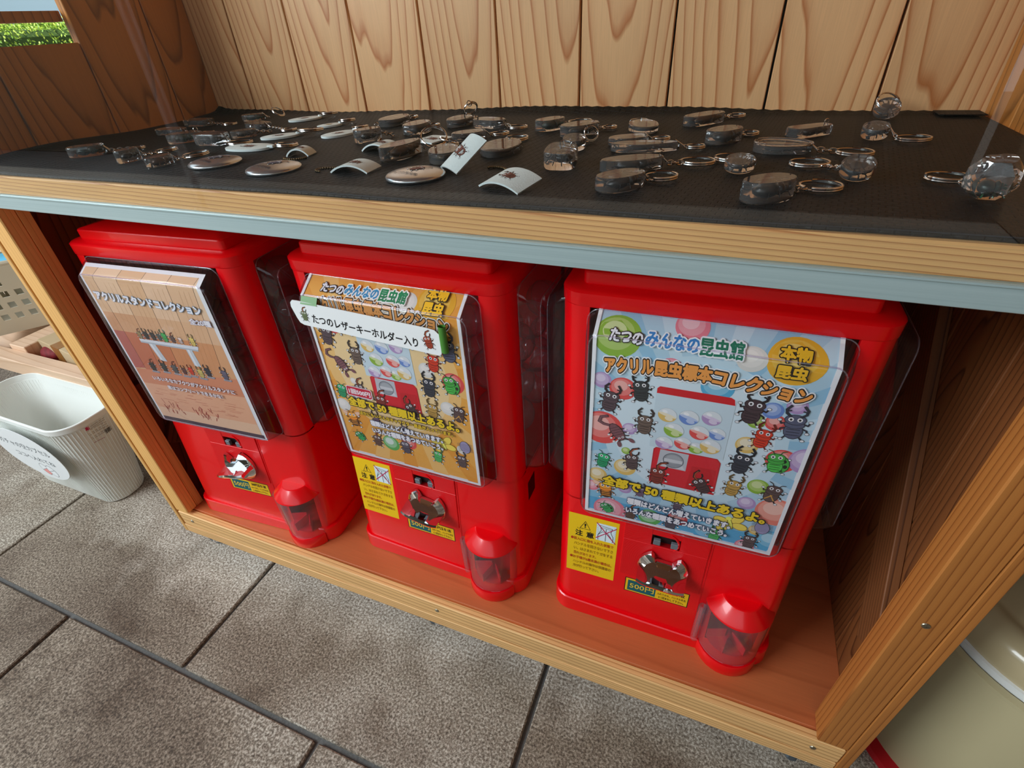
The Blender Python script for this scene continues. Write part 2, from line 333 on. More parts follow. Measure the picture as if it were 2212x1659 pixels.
def lathe(bm, prof, c=(0, 0, 0), seg=32, a0=0, a1=360, mi=0, caps=False):
    full = a1 - a0 >= 360; k = seg if full else seg + 1
    cols = []
    for i in range(k):
        a = radians(a0 + (a1 - a0) * i / seg)
        cols.append([bm.verts.new((c[0] + r * cos(a), c[1] + r * sin(a), c[2] + z)) for r, z in prof])
    for i in range(seg):
        A, B = cols[i], cols[(i + 1) % k]
        for j in range(len(prof) - 1):
            try:
                f = bm.faces.new((A[j], B[j], B[j + 1], A[j + 1])); f.material_index = mi
            except ValueError: pass
    bmesh.ops.remove_doubles(bm, verts=[v for c_ in cols for v in c_], dist=1e-6)
def fix(bm): bmesh.ops.recalc_face_normals(bm, faces=bm.faces[:])
def copy_tree(o, parent=None):
    c = o.copy(); C.objects.link(c); c.parent = parent
    for ch in list(o.children): copy_tree(ch, c)
    return c

# ------------------------------------------------------------------ flat print (inks on paper)
TXT = {}
def text_geo(s, bold=0.0):
    """glyph outlines of s filled: (2d verts, faces, xmin, xmax) for body size 1"""
    k = (s, bold)
    if k in TXT: return TXT[k]
    cu = bpy.data.curves.new('t', 'FONT'); cu.body = s; cu.size = 1; cu.resolution_u = 2; cu.fill_mode = 'FRONT'; cu.offset = bold
    ob = bpy.data.objects.new('t', cu); C.objects.link(ob)
    dg = bpy.context.evaluated_depsgraph_get(); me = bpy.data.meshes.new_from_object(ob.evaluated_get(dg))
    V = [(v.co.x, v.co.y) for v in me.vertices]; F = [tuple(p.vertices) for p in me.polygons]
    bpy.data.objects.remove(ob); bpy.data.curves.remove(cu); bpy.data.meshes.remove(me)
    TXT[k] = (V, F); return TXT[k]
class Print:
    """collects flat coloured shapes in sheet coordinates (mm) and lays them on a surface map"""
    def __init__(s, step=6e-6): s.P = []; s.mats = []; s.lay = 0; s.step = step
    def mi(s, h):
        m = flat(h) if isinstance(h, str) else h
        if m not in s.mats: s.mats.append(m)
        return s.mats.index(m)
    def poly(s, pts, h): s.lay += 1; s.P.append(([tuple(p) for p in pts], [tuple(range(len(pts)))], s.mi(h), s.lay))
    def ell(s, x, y, rx, ry, h, ang=0, n=16, a0=0, a1=360):
        c, d = cos(radians(ang)), sin(radians(ang)); pts = []
        k = n if a1 - a0 >= 360 else n + 1
        for i in range(k):
            a = radians(a0 + (a1 - a0) * i / n); u, v = rx * cos(a), ry * sin(a); pts.append((x + u * c - v * d, y + u * d + v * c))
        s.poly(pts, h)
    def rect(s, x0, y0, x1, y1, h): s.poly([(x0, y0), (x1, y0), (x1, y1), (x0, y1)], h)
    def line(s, pts, wd, h):
        for (a, b) in zip(pts, pts[1:]):
            dx, dy = b[0] - a[0], b[1] - a[1]; L = math.hypot(dx, dy) or 1; nx, ny = -dy / L * wd / 2, dx / L * wd / 2; ex, ey = dx / L * wd * .3, dy / L * wd * .3
            s.poly([(a[0] + nx - ex, a[1] + ny - ey), (a[0] - nx - ex, a[1] - ny - ey), (b[0] - nx + ex, b[1] - ny + ey), (b[0] + nx + ex, b[1] + ny + ey)], h)
    def text(s, t, p0, p1, hgt, inks, lay0=None):
        """t runs from p0 to p1 (baseline ends); hgt = glyph height; inks = [(colour, bold em), ...] back to front"""
        V0, F0 = text_geo(t, 0.0)
        x0, x1 = min(v[0] for v in V0), max(v[0] for v in V0); y0, y1 = min(v[1] for v in V0), max(v[1] for v in V0)
        L = math.hypot(p1[0] - p0[0], p1[1] - p0[1]); ux, uy = (p1[0] - p0[0]) / L, (p1[1] - p0[1]) / L
        sx = L / (x1 - x0); sy = hgt / (y1 - y0)
        if lay0 is not None: s.lay = lay0
        for h, b in inks:
            fat = 0.0; V, F = text_geo(t, fat); s.lay += 1; q = b - fat
            k = 1 if q < .004 else (6 if q < .05 else (8 if q < .08 else (12 if q < .16 else 18)))
            for c in range(k):
                ex, ey = (q * cos(2 * pi * c / k), q * sin(2 * pi * c / k)) if k > 1 else (0, 0)
                pts = [(p0[0] + (x + ex - x0) * sx * ux - (y + ey - y0) * sy * uy, p0[1] + (x + ex - x0) * sx * uy + (y + ey - y0) * sy * ux) for x, y in V]
                s.P.append((pts, F, s.mi(h), s.lay)); s.lay += 1
    def build(s, name, parent, surf, cuts=(), xlim=None, ylim=None):
        bm = bmesh.new(); lay = bm.verts.layers.float.new('lay')
        for pts, F, mi, L in s.P:
            vs = [bm.verts.new((x, y, 0)) for x, y in pts]
            for v in vs: v[lay] = L
            for f in F:
                try: fc = bm.faces.new([vs[i] for i in f]); fc.material_index = mi
                except ValueError: pass
        def cut(co, no, clear=False):
            bmesh.ops.bisect_plane(bm, geom=bm.verts[:] + bm.edges[:] + bm.faces[:], plane_co=co, plane_no=no, clear_outer=clear)
        if xlim: cut((xlim[0], 0, 0), (-1, 0, 0), True); cut((xlim[1], 0, 0), (1, 0, 0), True)
        if ylim: cut((0, ylim[0], 0), (0, -1, 0), True); cut((0, ylim[1], 0), (0, 1, 0), True)
        for c in cuts: cut((0, c, 0), (0, 1, 0))
        # layers of cut vertices: take the largest layer of the face neighbours
        for v in bm.verts:
            if v[lay] == 0:
                q = [e.other_vert(v)[lay] for e in v.link_edges]; v[lay] = max(q) if q else 1
        for v in bm.verts: v.co = surf(v.co.x, v.co.y, 0.00012 + v[lay] * s.step)
        return new_obj(name, bm, s.mats, parent)

def bug(P, x, y, r, kind, h, ang=0, eyes=True):
    """a plain upright insect"""
    def sh(f):
        q = [int(h[i:i+2], 16) for i in (0, 2, 4)]; return '%02x%02x%02x' % tuple(max(0, min(255, int(c * f))) for c in q)
    h = sh(1.18); dk = sh(0.5); li = sh(1.15); c, d = cos(radians(ang)), sin(radians(ang))
    T = lambda u, v: (x + r * (u * c - v * d), y + r * (u * d + v * c))
    E = lambda u, v, a, b, col, an=0, n=14: P.ell(*T(u, v), a * r, b * r, col, ang + an, n)
    Ln = lambda pts, wd, col: P.line([T(*p) for p in pts], wd * r, col)
    if kind == 'fly':
        for sx in (-1, 1):
            for (v, a) in ((.35, 35), (-.35, -30)): E(sx * .55, v, .55, .36, 'b58f2a', sx * a); E(sx * .55, v, .49, .31, h, sx * a)
        E(0, 0, .16, .6, dk); E(0, 0, .11, .54, li); E(0, .5, .2, .18, li); return
    if kind == 'scorpion':
        for sx in (-1, 1):
            for v in (-.3, 0, .3): Ln([(0, v), (sx * .6, v - .25)], .09, dk); E(sx * .62, v - .3, .09, .07, 'f0f0f0')
            Ln([(.1 * sx, -.6), (.45 * sx, -.85)], .14, dk); E(.45 * sx + .05, -.95, .14, .24, h, 20 * sx)
        Ln([(-.1, .6), (-.45, .9), (-.6, 1.2), (-.3, 1.45), (.1, 1.35)], .2, dk); Ln([(-.1, .6), (-.45, .9), (-.6, 1.2), (-.3, 1.45), (.1, 1.35)], .12, h)
        E(0, 0, .40, .75, dk); E(0, 0, .35, .70, h)
        for v in (.4, .2, 0, -.2): Ln([(-.33, v), (.33, v - .05)], .035, dk)
        if eyes: E(-.13, -.5, .09, .07, 'f4f4f4'); E(.13, -.5, .09, .07, 'f4f4f4'); E(-.13, -.5, .04, .04, '202020'); E(.13, -.5, .04, .04, '202020')
        return
    if kind == 'pill':
        for sx in (-1, 1):
            for k in range(7): Ln([(sx * .5, .5 - k * .17), (sx * .85, .42 - k * .17)], .04, dk)
        E(0, 0, .62, .85, dk); E(0, 0, .57, .8, h)
        for k in range(6): Ln([(-.5, .4 - k * .17), (.5, .4 - k * .17)], .03, dk)
        return
    hand = 'eef2f4'; L0 = P.lay
    for sx in (-1, 1):
        for (p, q, e) in (((.3, .2), (.66, .05), (.76, .30)), ((.3, -.15), (.64, -.30), (.70, -.52)), ((.2, -.6), (.42, -.92), (.55, -1.05))):
            P.lay = L0; Ln([(sx * p[0], p[1]), (sx * q[0], q[1]), (sx * e[0], e[1])], .10, dk); P.lay = L0 + 2; E(sx * e[0], e[1], .125, .10, '505050'); E(sx * e[0], e[1], .10, .075, hand)
    P.lay = L0 + 4
    if kind == 'bee':
        for sx in (-1, 1): P.lay = L0 + 4; E(sx * .6, .55, .5, .22, 'f0b48c', sx * 30); E(sx * .6, .55, .44, .17, 'f6cdb0', sx * 30)
    if kind == 'dome':
        E(.25, -.2, .62, .80, dk); E(.25, -.2, .57, .75, h); E(.5, .1, .14, .17, '1c2c1c'); E(.6, -.35, .13, .17, '1c2c1c'); E(.3, -.75, .2, .12, '1c2c1c')
    body = {'bee': '3a2a20', 'ant': h}.get(kind, h)
    E(0, -.42, .50, .58, dk); E(0, -.42, .455, .535, body if kind != 'dome' else li)
    for v in (-.3, -.5, -.7): Ln([(-.32, v), (.32, v)], .05 if kind != 'bee' else .1, dk if kind != 'bee' else 'e8962e')
    if kind == 'shield':
        E(0, -.3, .52, .72, dk); E(0, -.3, .47, .66, h); Ln([(-.32, .1), (.32, -.75)], .08, 'd9a24a'); Ln([(.32, .1), (-.32, -.75)], .08, 'd9a24a')
    E(0, .05, .53, .30, dk); E(0, .05, .485, .26, h)
    E(0, .38, .56, .37, dk); E(0, .38, .515, .33, li if kind in ('bee', 'ant') else h)
    if kind == 'stag':
        for sx in (-1, 1): Ln([(sx * .25, .58), (sx * .48, .8), (sx * .52, 1.05), (sx * .32, 1.32)], .15, dk); Ln([(sx * .50, .95), (sx * .3, 1.0)], .09, dk)
    elif kind == 'horn':
        Ln([(0, .6), (-.1, .95), (.15, 1.3), (.6, 1.45)], .19, dk); Ln([(0, .6), (-.06, .95), (.17, 1.25), (.5, 1.4)], .08, 'b4532c'); Ln([(.25, .55), (.55, .8), (.62, 1.05)], .12, dk)
    elif kind in ('ant', 'bee', 'dome', 'shield'):
        for sx in (-1, 1): Ln([(sx * .15, .62), (sx * .3, .9), (sx * .55, 1.0)], .06, dk)
    if eyes:
        for sx in (-1, 1): E(sx * .22, .40, .14, .15, 'f6f6f6', n=10); E(sx * .22, .39, .07, .08, '282420', n=8)

BAL = {'G': ('8fbb3c', 'd3e3a0'), 'P': ('b698c8', 'e0d2e8'), 'R': ('e8504c', 'f7b5ab'), 'K': ('ec8796', 'f8cdd2'), 'O': ('f0b428', 'f7d36d'), 'B': ('6a8fd2', 'bccdec'),
       'Y': ('e8c268', 'f5ebcc'), 'C': ('58b4dc', 'b4e0f0'), 'W': ('e2e2da', 'f6f3ea'), 'g': ('5fb55a', 'dcefe0'), 'S': ('ee8470', 'f8c6b4')}
def balloon(P, x, y, r, k):
    a, b = BAL[k]
    mid = '%02x%02x%02x' % tuple((int(a[i:i+2], 16) + int(b[i:i+2], 16)) // 2 for i in (0, 2, 4))
    P.ell(x, y, r, r, a, n=28); P.ell(x - r * .08, y + r * .12, r * .78, r * .76, mid, n=24); P.ell(x - r * .15, y + r * .25, r * .5, r * .46, b, n=20)
def capsule_print(P, x, y, r, k, ang=-15):
    a, b = BAL[k]
    P.ell(x, y, r * 1.04, r * .98, 'b9c8cf', ang, 22); P.ell(x, y, r, r * .94, 'e4ecee', ang, 22)
    P.ell(x, y, r, r * .94, a, ang, 14, 180, 360); P.ell(x, y, r, r * .2, b, ang, 16); P.ell(x + r * .2, y - r * .45, r * .45, r * .3, b, ang, 12)
    P.ell(x - r * .3, y + r * .45, r * .3, r * .2, 'fbfdfd', ang, 10)
# ------------------------------------------------------------------ the setting
GZ = -0.636
bm = bmesh.new(); box(bm, -9, 6, -6, 9, GZ - 0.06, GZ - 0.006)
floor = struct(new_obj('floor', bm, GROUT))
TS = 0.4945; JX0, JX1, JY = -0.2527, -0.4995, -0.167
tile_me = None
for row in range(-3, 9):
    y0 = JY + row * TS
    xb = JX0 if row % 2 == 0 else JX1
    for k in range(-8, 7):
        x0 = xb + k * TS
        o = None
        if tile_me is None:
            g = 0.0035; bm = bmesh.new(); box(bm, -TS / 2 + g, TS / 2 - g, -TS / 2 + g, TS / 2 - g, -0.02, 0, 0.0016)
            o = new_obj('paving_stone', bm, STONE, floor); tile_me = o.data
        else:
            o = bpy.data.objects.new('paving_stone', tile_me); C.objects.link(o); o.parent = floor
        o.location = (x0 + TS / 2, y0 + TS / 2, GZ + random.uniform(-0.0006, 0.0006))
# unseen surroundings; roof, right and front walls added to shape the light
ceil = struct(new_obj('added_ceiling', (lambda b: (box(b, -2.3, 2.2, -2.6, 3.2, 1.62, 1.70), b)[1])(bmesh.new()), W_LOW))  # roof added to keep the sun off the cabinet
bm = bmesh.new(); box(bm, 1.35, 1.42, -2.6, 3.2, GZ, 1.62); struct(new_obj('added_wall_right', bm, plain('wall_dim', '8d7a66', 0.8)))  # wall added to darken the right side
bm = bmesh.new(); box(bm, -0.5, 1.35, 0.62, 0.68, GZ, 1.62); struct(new_obj('wall_back', bm, plain('wall_dim', '8d7a66', 0.8)))
bm = bmesh.new(); box(bm, -7.4, 1.35, -2.76, -2.7, GZ, 0.44); struct(new_obj('added_wall_front', bm, plain('wall_shade', '5f5f52', 0.8)))  # low wall added to darken the glass reflection, sky left open above

# ------------------------------------------------------------------ display cabinet
D = 0.3829; PX0 = -0.354; PW = 0.105; XL = -0.43; XR = 0.580
cab = thing('display_cabinet', 'long wooden display cabinet with glass front, matted shelf and bay of three red machines', 'cabinet', (0, 0, GZ))
def bd(name, x0, x1, y0, y1, z0, z1, mat, bev=0.0008):
    return board(name, x0, x1, y0, y1, z0 - GZ, z1 - GZ, mat, cab, bev)
CH = 0.62
for i in range(-1, 10):
    a = PX0 + i * PW + 0.0012; b = PX0 + (i + 1) * PW - 0.0012
    a = max(a, XL - .004); b = min(b, XR + .004)
    if b - a > .004: bd('back_plank', a, b, D + random.uniform(0, .0006), D + 0.012, -0.004, CH, W_BACK)
bd('back_backing', XL - .02, XR + .02, D + 0.0125, D + 0.016, -0.58, CH, W_DARK, 0)
# left side of the case: low planks under an opening, tall planks behind
ys = [0.0, 0.1045, 0.2090, 0.3135, 0.383]
for a, b in zip(ys, ys[1:]):
    top = 0.1055 if b < 0.21 else CH
    bd('side_plank', XL - 0.012, XL + random.uniform(0, .0004), a + 0.0008, b - 0.0008, -0.004, top, W_SIDE)
bd('window_bar', XL - 0.030, XL - 0.012, -0.01, 0.210, 0.1275, 0.1385, W_SIDE)
for a, b in zip(ys, ys[1:]):
    bd('side_plank', XR, XR + 0.012, a + 0.0008, b - 0.0008, -0.004, CH, W_SIDE)
bd('case_top', XL - .02, XR + .02, 0.0, D + .012, CH, CH + .02, W_LOW)
# shelf board, its aluminium strip, sliding glass
bd('shelf_board', XL - .012, XR + .03, 0.0, D, -0.0285, 0.0, W_NOSE, 0.0012)
bm = bmesh.new()
box(bm, XL - .015, XR + .035, -0.006, -0.0012, -0.0313, -0.0166, 0.0005)
box(bm, XL - .015, XR + .035, -0.0072, -0.006, -0.0180, -0.0166, 0.0002)
for v in bm.verts: v.co.z -= GZ
new_obj('aluminium_strip', bm, ALU, cab)
bm = bmesh.new(); box(bm, XL - .012, XR + .03, -0.0040, -0.0015, -0.0166, CH)
for v in bm.verts: v.co.z -= GZ
new_obj('glass_pane', bm, GLASS, cab)
# bay below: stiles, rails, side walls with diagonal braces, plywood floor
FZ = -0.531
bd('left_stile', -0.398, -0.370, 0.0, 0.0178, FZ, -0.0288, W_POST_LIT, .0012)
bd('left_stile', -0.398, -0.3703, 0.0181, 0.0305, FZ, -0.0288, W_POST_LIT, .0006)
bd('side_panel_edge', -0.4102, -0.4022, 0.0, 0.016, -0.5877, -0.0288, W_POST_LIT)
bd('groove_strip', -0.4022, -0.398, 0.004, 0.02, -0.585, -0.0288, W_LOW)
bd('right_stile', 0.5482, 0.5772, 0.0, 0.0287, FZ, -0.0288, W_POST_SHADED, .0012)
bd('side_panel_edge', 0.5775, 0.5881, 0.0, 0.016, -0.5877, -0.0288, W_POST_SHADED)
for xa, xb in ((-0.410, -0.398), (0.5772, 0.5881)):
    for a, b in zip([0.0165, 0.118, 0.2225, 0.327], [0.118, 0.2225, 0.327, 0.383]):
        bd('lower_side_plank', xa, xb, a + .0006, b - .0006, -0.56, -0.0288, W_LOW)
for i in range(10):
    a = -0.41 + i * PW; b = min(a + PW, 0.588)
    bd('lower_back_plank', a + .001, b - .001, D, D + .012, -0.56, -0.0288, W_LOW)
def brace(x0, x1, p, q, wd):
    """flat board from p=(y,z) to q on a side wall"""
    a = Vector((0, p[0], p[1])); b = Vector((0, q[0], q[1])); d = b - a; L = d.length; ang = math.atan2(-d.y, d.z)
    bm = bmesh.new(); box(bm, x0 - (x0 + x1) / 2, x1 - (x0 + x1) / 2, -wd / 2, wd / 2, -L / 2, L / 2, .0008)
    m = (a + b) / 2
    return new_obj('diagonal_brace', bm, W_BRACE, cab, loc=((x0 + x1) / 2, m.y, m.z - GZ), rot=(ang, 0, 0))
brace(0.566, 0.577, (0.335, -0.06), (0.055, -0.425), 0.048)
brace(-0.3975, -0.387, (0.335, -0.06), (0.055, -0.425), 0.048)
bd('cross_rail', -0.3975, -0.385, 0.031, D, -0.345, -0.30, W_BRACE)
bd('upper_rail', -0.398, 0.5772, 0.0, 0.012, -0.5651, -0.5345, W_RAIL, .0015)
bd('lower_rail', -0.4022, 0.5772, 0.0, 0.020, -0.5877, -0.5685, W_RAIL, .0010)
bd('rail_gap', -0.400, 0.577, 0.004, 0.012, -0.569, -0.565, W_DARK, 0)
bd('plywood_floor', -0.398, 0.5772, 0.012, D, -0.546, FZ, W_PLY, .0004)
SCREW = plain('screw', (0.45, 0.42, 0.33), 0.35, metal=1.0)
def screw(x, z):
    bm = bmesh.new(); lathe(bm, [(0, -0.0006), (0.0028, -0.0006), (0.0034, 0.0006), (0.0034, 0.003)], seg=14)
    for s in (0, 1):
        box(bm, -0.0020 if s == 0 else -0.0004, 0.0020 if s == 0 else 0.0004, -0.0004 if s == 0 else -0.0020, 0.0004 if s == 0 else 0.0020, -0.0009, 0.0002)
    for v in bm.verts: v.co = (v.co.x, v.co.z + 0.0002, -v.co.y)
    new_obj('screw', bm, SCREW, cab, loc=(x, -0.0004, z - GZ))
for x, z in ((0.5617, -0.2972), (0.5495, -0.5500), (0.0913, -0.5500), (-0.372, -0.5500)): screw(x, z)

def caster(x, y, label):
    t = thing('caster', label, 'caster', (x, y, GZ), (0, 0, radians(25)), 'casters under the cabinet')
    bm = bmesh.new(); lathe(bm, [(0, -.009), (.012, -.009), (.019, -.0075), (.0205, -.004), (.0205, .004), (.019, .0075), (.012, .009), (0, .009)], seg=24)
    for v in bm.verts: v.co = (v.co.x, v.co.z, v.co.y + 0.0205)
    fix(bm); new_obj('wheel', bm, plain('caster_rubber', '59656e', 0.45), t, smooth=True)
    bm = bmesh.new()
    for s in (-1, 1): box(bm, -.011, .011, s * .0115 - .001, s * .0115 + .001, .012, .043, .0006)
    box(bm, -.016, .016, -.0125, .0125, .041, .0435, .0006); lathe(bm, [(0, 0), (.009, 0), (.009, .0025), (0, .0025)], (0, 0, .0435), 16)
    box(bm, -.018, .018, -.016, .016, .046, .0483, .0006)
    new_obj('fork', bm, CHROME, t)
    bm = bmesh.new(); tube(bm, [(0, -.0145, .0205), (0, .0145, .0205)], .003, 10); new_obj('axle', bm, CHROME, t)
caster(0.075, 0.028, 'caster under the middle of the cabinet, seen below the rail between the paving joints')
caster(-0.372, 0.028, 'caster under the left front corner of the cabinet')
caster(0.556, 0.026, 'caster under the right front corner of the cabinet')

# woven mat, curled up a little along the left end and the ragged back edge
bm = bmesh.new(); nx, ny = 150, 36
G = {}
for i in range(nx + 1):
    for j in range(ny + 1):
        u, v = i / nx, j / ny
        xl = XL + 0.003 + 0.02 * max(0, 1 - v * 3); xr = XR - 0.004
        x = xl + (xr - xl) * u; y = 0.0040 + (D - 0.0062) * v
        z = 0.0018
        ce = max(0, (xl + 0.028 - x) / 0.028); z += 0.005 * ce ** 2 * (0.4 + 0.6 * sin(v * 7))
        be = max(0, (y - (D - 0.02)) / 0.018); z += (0.0045 + 0.003 * sin(x * 9) + (0.0009 if i % 2 else 0)) * be ** 2
        z += 0.0005 * sin(x * 31 + y * 12)
        G[i, j] = bm.verts.new((x, y, max(z, 0.0016)))
for i in range(nx):
    for j in range(ny): bm.faces.new((G[i, j], G[i + 1, j], G[i + 1, j + 1], G[i, j + 1]))
o = new_obj('shelf_mat', bm, WEAVE, None, smooth=True)
md = o.modifiers.new('thick', 'SOLIDIFY'); md.thickness = 0.0015; md.offset = -1
o['label'] = 'black woven rubber mat covering the display shelf'; o['category'] = 'mat'
bm = bmesh.new()
tube(bm, [(XL + .02 + (XR - XL - .03) * i / 60, 0.0062, 0.0019 + 0.0004 * sin(XL + i * .5)) for i in range(61)], 0.0005, 4)
new_obj('stitched_edge', bm, plain('mat_thread', '24242a', 0.8), o)
bm = bmesh.new(); box(bm, 0.536, 0.574, 0.352, 0.378, 0.0040, 0.0050, .0004)
new_obj('loose_flap', bm, WEAVE, o)
EDGE = clear_sheet('clear_plastic_edge', (.93, .90, .96), (.80, .70, .86), .12, 1.0, .09)
# ------------------------------------------------------------------ capsule machines
MW, MD, MH = 0.250, 0.250, 0.447
def body_ring(z, front, r=0.02, inset=0.0, seg=5):
    """rounded square, front edge pushed to y=front"""
    pts = rrect(inset, MW - inset, inset + front, MD - inset, r, seg, z); return pts
def make_body():
    bm = bmesh.new()
    # lower case, flaring slightly forward towards the foot
    rings = [body_ring(0.018, -0.012), body_ring(0.08, -0.0080), body_ring(0.14, -0.003), body_ring(0.178, 0.0), body_ring(0.190, 0.0), body_ring(0.198, 0.0)]
    loft(bm, rings)
    fix(bm); tmp = new_obj('tmp_body', bm, [RED, REDD])
    # recess for the outlet and the coin slot, cut out of the case
    cb = bmesh.new()
    lathe(cb, [(0, 0.022), (0.028, 0.022), (0.028, 0.098), (0, 0.098)], (0.209, 0.0005, 0), 28); ball(cb, (0.209, 0.030, 0.066), 0.020, 16, 12)
    box(cb, 0.106, 0.136, -0.02, 0.006, 0.1545, 0.1705)
    fix(cb)
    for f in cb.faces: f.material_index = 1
    cut = new_obj('tmp_cut', cb, [RED, REDD])
    md = tmp.modifiers.new('b', 'BOOLEAN'); md.object = cut; md.operation = 'DIFFERENCE'; md.solver = 'EXACT'
    dg = bpy.context.evaluated_depsgraph_get(); me = bpy.data.meshes.new_from_object(tmp.evaluated_get(dg))
    bm = bmesh.new(); bm.from_mesh(me); bpy.data.objects.remove(tmp); bpy.data.objects.remove(cut); bpy.data.meshes.remove(me)
    # four corner posts of the window section
    def post(sx, sy):
        out = []; n = 5
        for i in range(n + 1):
            a = radians(90 * i / n); out.append((0.02 - 0.02 * cos(a), 0.02 - 0.02 * sin(a)))
        outer = [(0.0, 0.0265)] + out + [(0.0265, 0.0)]
        inner = [(0.0265, 0.004), (0.0215, 0.004)] + [(0.0215 - 0.0175 * sin(radians(90 * i / n)), 0.0215 - 0.0175 * cos(radians(90 * i / n))) for i in range(1, n + 1)] + [(0.004, 0.0265)]
        path = outer + inner
        R_ = []
        for z in (0.196, 0.434):
            R_.append([((MW - x) if sx else x, (MD - y) if sy else y, z) for x, y in path])
        loft(bm, R_)
    for sx in (0, 1):
        for sy in (0, 1): post(sx, sy)
    # header
    loft(bm, [body_ring(0.4334, 0), body_ring(0.4345, 0, inset=-.0006), body_ring(0.4455, 0, inset=-.0008), body_ring(0.4470, 0, inset=.0007), body_ring(0.4478, 0, r=.018, inset=.003), body_ring(0.4492, 0, r=.010, inset=.0095)])
    # rear panel
    box(bm, 0.02, MW - 0.02, MD - 0.004, MD - 0.001, 0.196, 0.434)
    fix(bm)
    # horizontal seam line of the two mouldings
    return bm
def make_lid():
    bm = bmesh.new()
    q = lambda z, i, r: rrect(i + .0065, MW - i - .0065, i, MD - i, r, 4, z)
    loft(bm, [q(0.4485, .0112, .006), q(0.4500, .0105, .006), q(0.4590, .0105, .006), q(0.4602, .0112, .0055), q(0.4608, .0126, .005), q(0.4730, .075, .004)])
    fix(bm); return bm
def make_foot():
    bm = bmesh.new()
    def ring(z, o, bulge=True):
        base = rrect(-o, MW + o, -0.012 - o, MD + o, 0.022, 6, z)
        pts = []
        cx, cy, r = 0.209, -0.002, 0.0355 + (o - .004) * .6
        # base starts at lower right corner (x1-r, y0+r) arc; the straight front edge is the last segment, back to the start
        n = len(base)
        # arcs: 0..6 lower-right, 7..13 upper-right, 14..20 upper-left, 21..27 lower-left
        pts = base[:]
        ex = []
        dy = base[0][1] - cy; hx = math.sqrt(max(r * r - dy * dy, 1e-6)); a0 = math.atan2(dy, -hx); a1 = math.atan2(dy, hx)
        if a0 > 0: a0 -= 2 * pi
        for i in range(13):
            a = a0 + (a1 - a0) * i / 12; x = cx + r * cos(a); y = cy + r * sin(a)
            ex.append((min(x, MW + o - .012), y, z))
        return pts, ex
    # front edge runs from base[-1] (left) to base[0] (right)
    rings = []
    for z, o in ((0.0, 0.0035), (0.0015, 0.0046), (0.0245, 0.0040), (0.0258, 0.0028)):
        pts, ex = ring(z, o)
        zz = [p for p in pts]
        if z > 0.02: ex = [(x, y, 0.0175 + (z - .0245)) for x, y, _ in ex]
        rings.append(zz + [(ex[0][0] - .0004, zz[-1][1], z)] + ex + [(ex[-1][0] + .0004, zz[0][1], z)] if False else zz + ex)
    loft(bm, rings); fix(bm); return bm
def make_cover(thk=0.0014):
    """clear window tray standing proud of the case, in the plane y=0 facing -y; x along 0..MW"""
    bm = bmesh.new()
    def ring(y, l, r_, b, t, rad): 
        p = rrect(l, r_, b, t, rad, 5); return [(a, y, c) for a, c, _ in p]
    rings = [ring(0.0015, .0252, .2248, .1985, .4332, .011), ring(-0.006, .0256, .2244, .1990, .4302, .0115), ring(-0.013, .0268, .2232, .2000, .4258, .012),
             ring(-0.0185, .0290, .2210, .2018, .4220, .011), ring(-0.0215, .0318, .2182, .2040, .4197, .010), ring(-0.0224, .0350, .2150, .2066, .4180, .008)]
    loft(bm, rings, cap0=False, cap1=True); fix(bm); return bm
def make_knob():
    bm = bmesh.new()
    # fan shaped base plate with a notch for the coin slot
    n = 40; R0 = 0.0272; pts = []
    for i in range(n):
        a = radians(90 + 360 * i / n); x, z = R0 * cos(a), R0 * sin(a)
        if abs(x) < 0.0125 and z > 0: z = 0.0125 if abs(x) < 0.0105 else z * 0.8
        pts.append((x, z))
    loft(bm, [[(x * 1.0, 0.0, z * 1.0) for x, z in pts], [(x, -0.004, z) for x, z in pts], [(x * .93, -0.0062, z * .93) for x, z in pts], [(x * .74, -0.0098, z * .74) for x, z in pts]])
    # grip: a broad wing across the plate, deep at the back and thin and wavy at the front edge
    rings = []
    for k in range(17):
        t = -1 + 2 * k / 16; x = 0.0262 * t
        wav = 0.0022 * cos(t * pi) - 0.0006; yf = -0.0310 + 0.0055 * t * t
        zt = 0.0020; zb = -0.0055 - .002 * (1 - t * t)
        rings.append([(x, -0.004, zt), (x, -0.012, zt - .0006), (x * .99, yf + .004, zt - .0002 + wav * .5), (x * .98, yf + .0008, zt + .0012 + wav), (x * .98, yf - .0006, zt - .0012 + wav), (x * .98, yf + .001, zt - .0048 + wav), (x * .98, yf + .005, zt - .0050 + wav * .6), (x, -0.010, zb + .001), (x, -0.004, zb)])
    loft(bm, rings)
    fix(bm); return bm
def sticker_surf(y_at):
    return lambda x, z, n: Vector((x / 1000, y_at(z / 1000) - n, z / 1000))
def front_y(z):
    """y of the case front at height z"""
    ks = [(0.018, -0.012), (0.08, -0.0080), (0.14, -0.003), (0.178, 0.0), (0.6, 0)]
    for (a, ya), (b, yb) in zip(ks, ks[1:]):
        if z <= b: return ya + (yb - ya) * (z - a) / (b - a)
    return 0
BODY = LID = FOOT = None
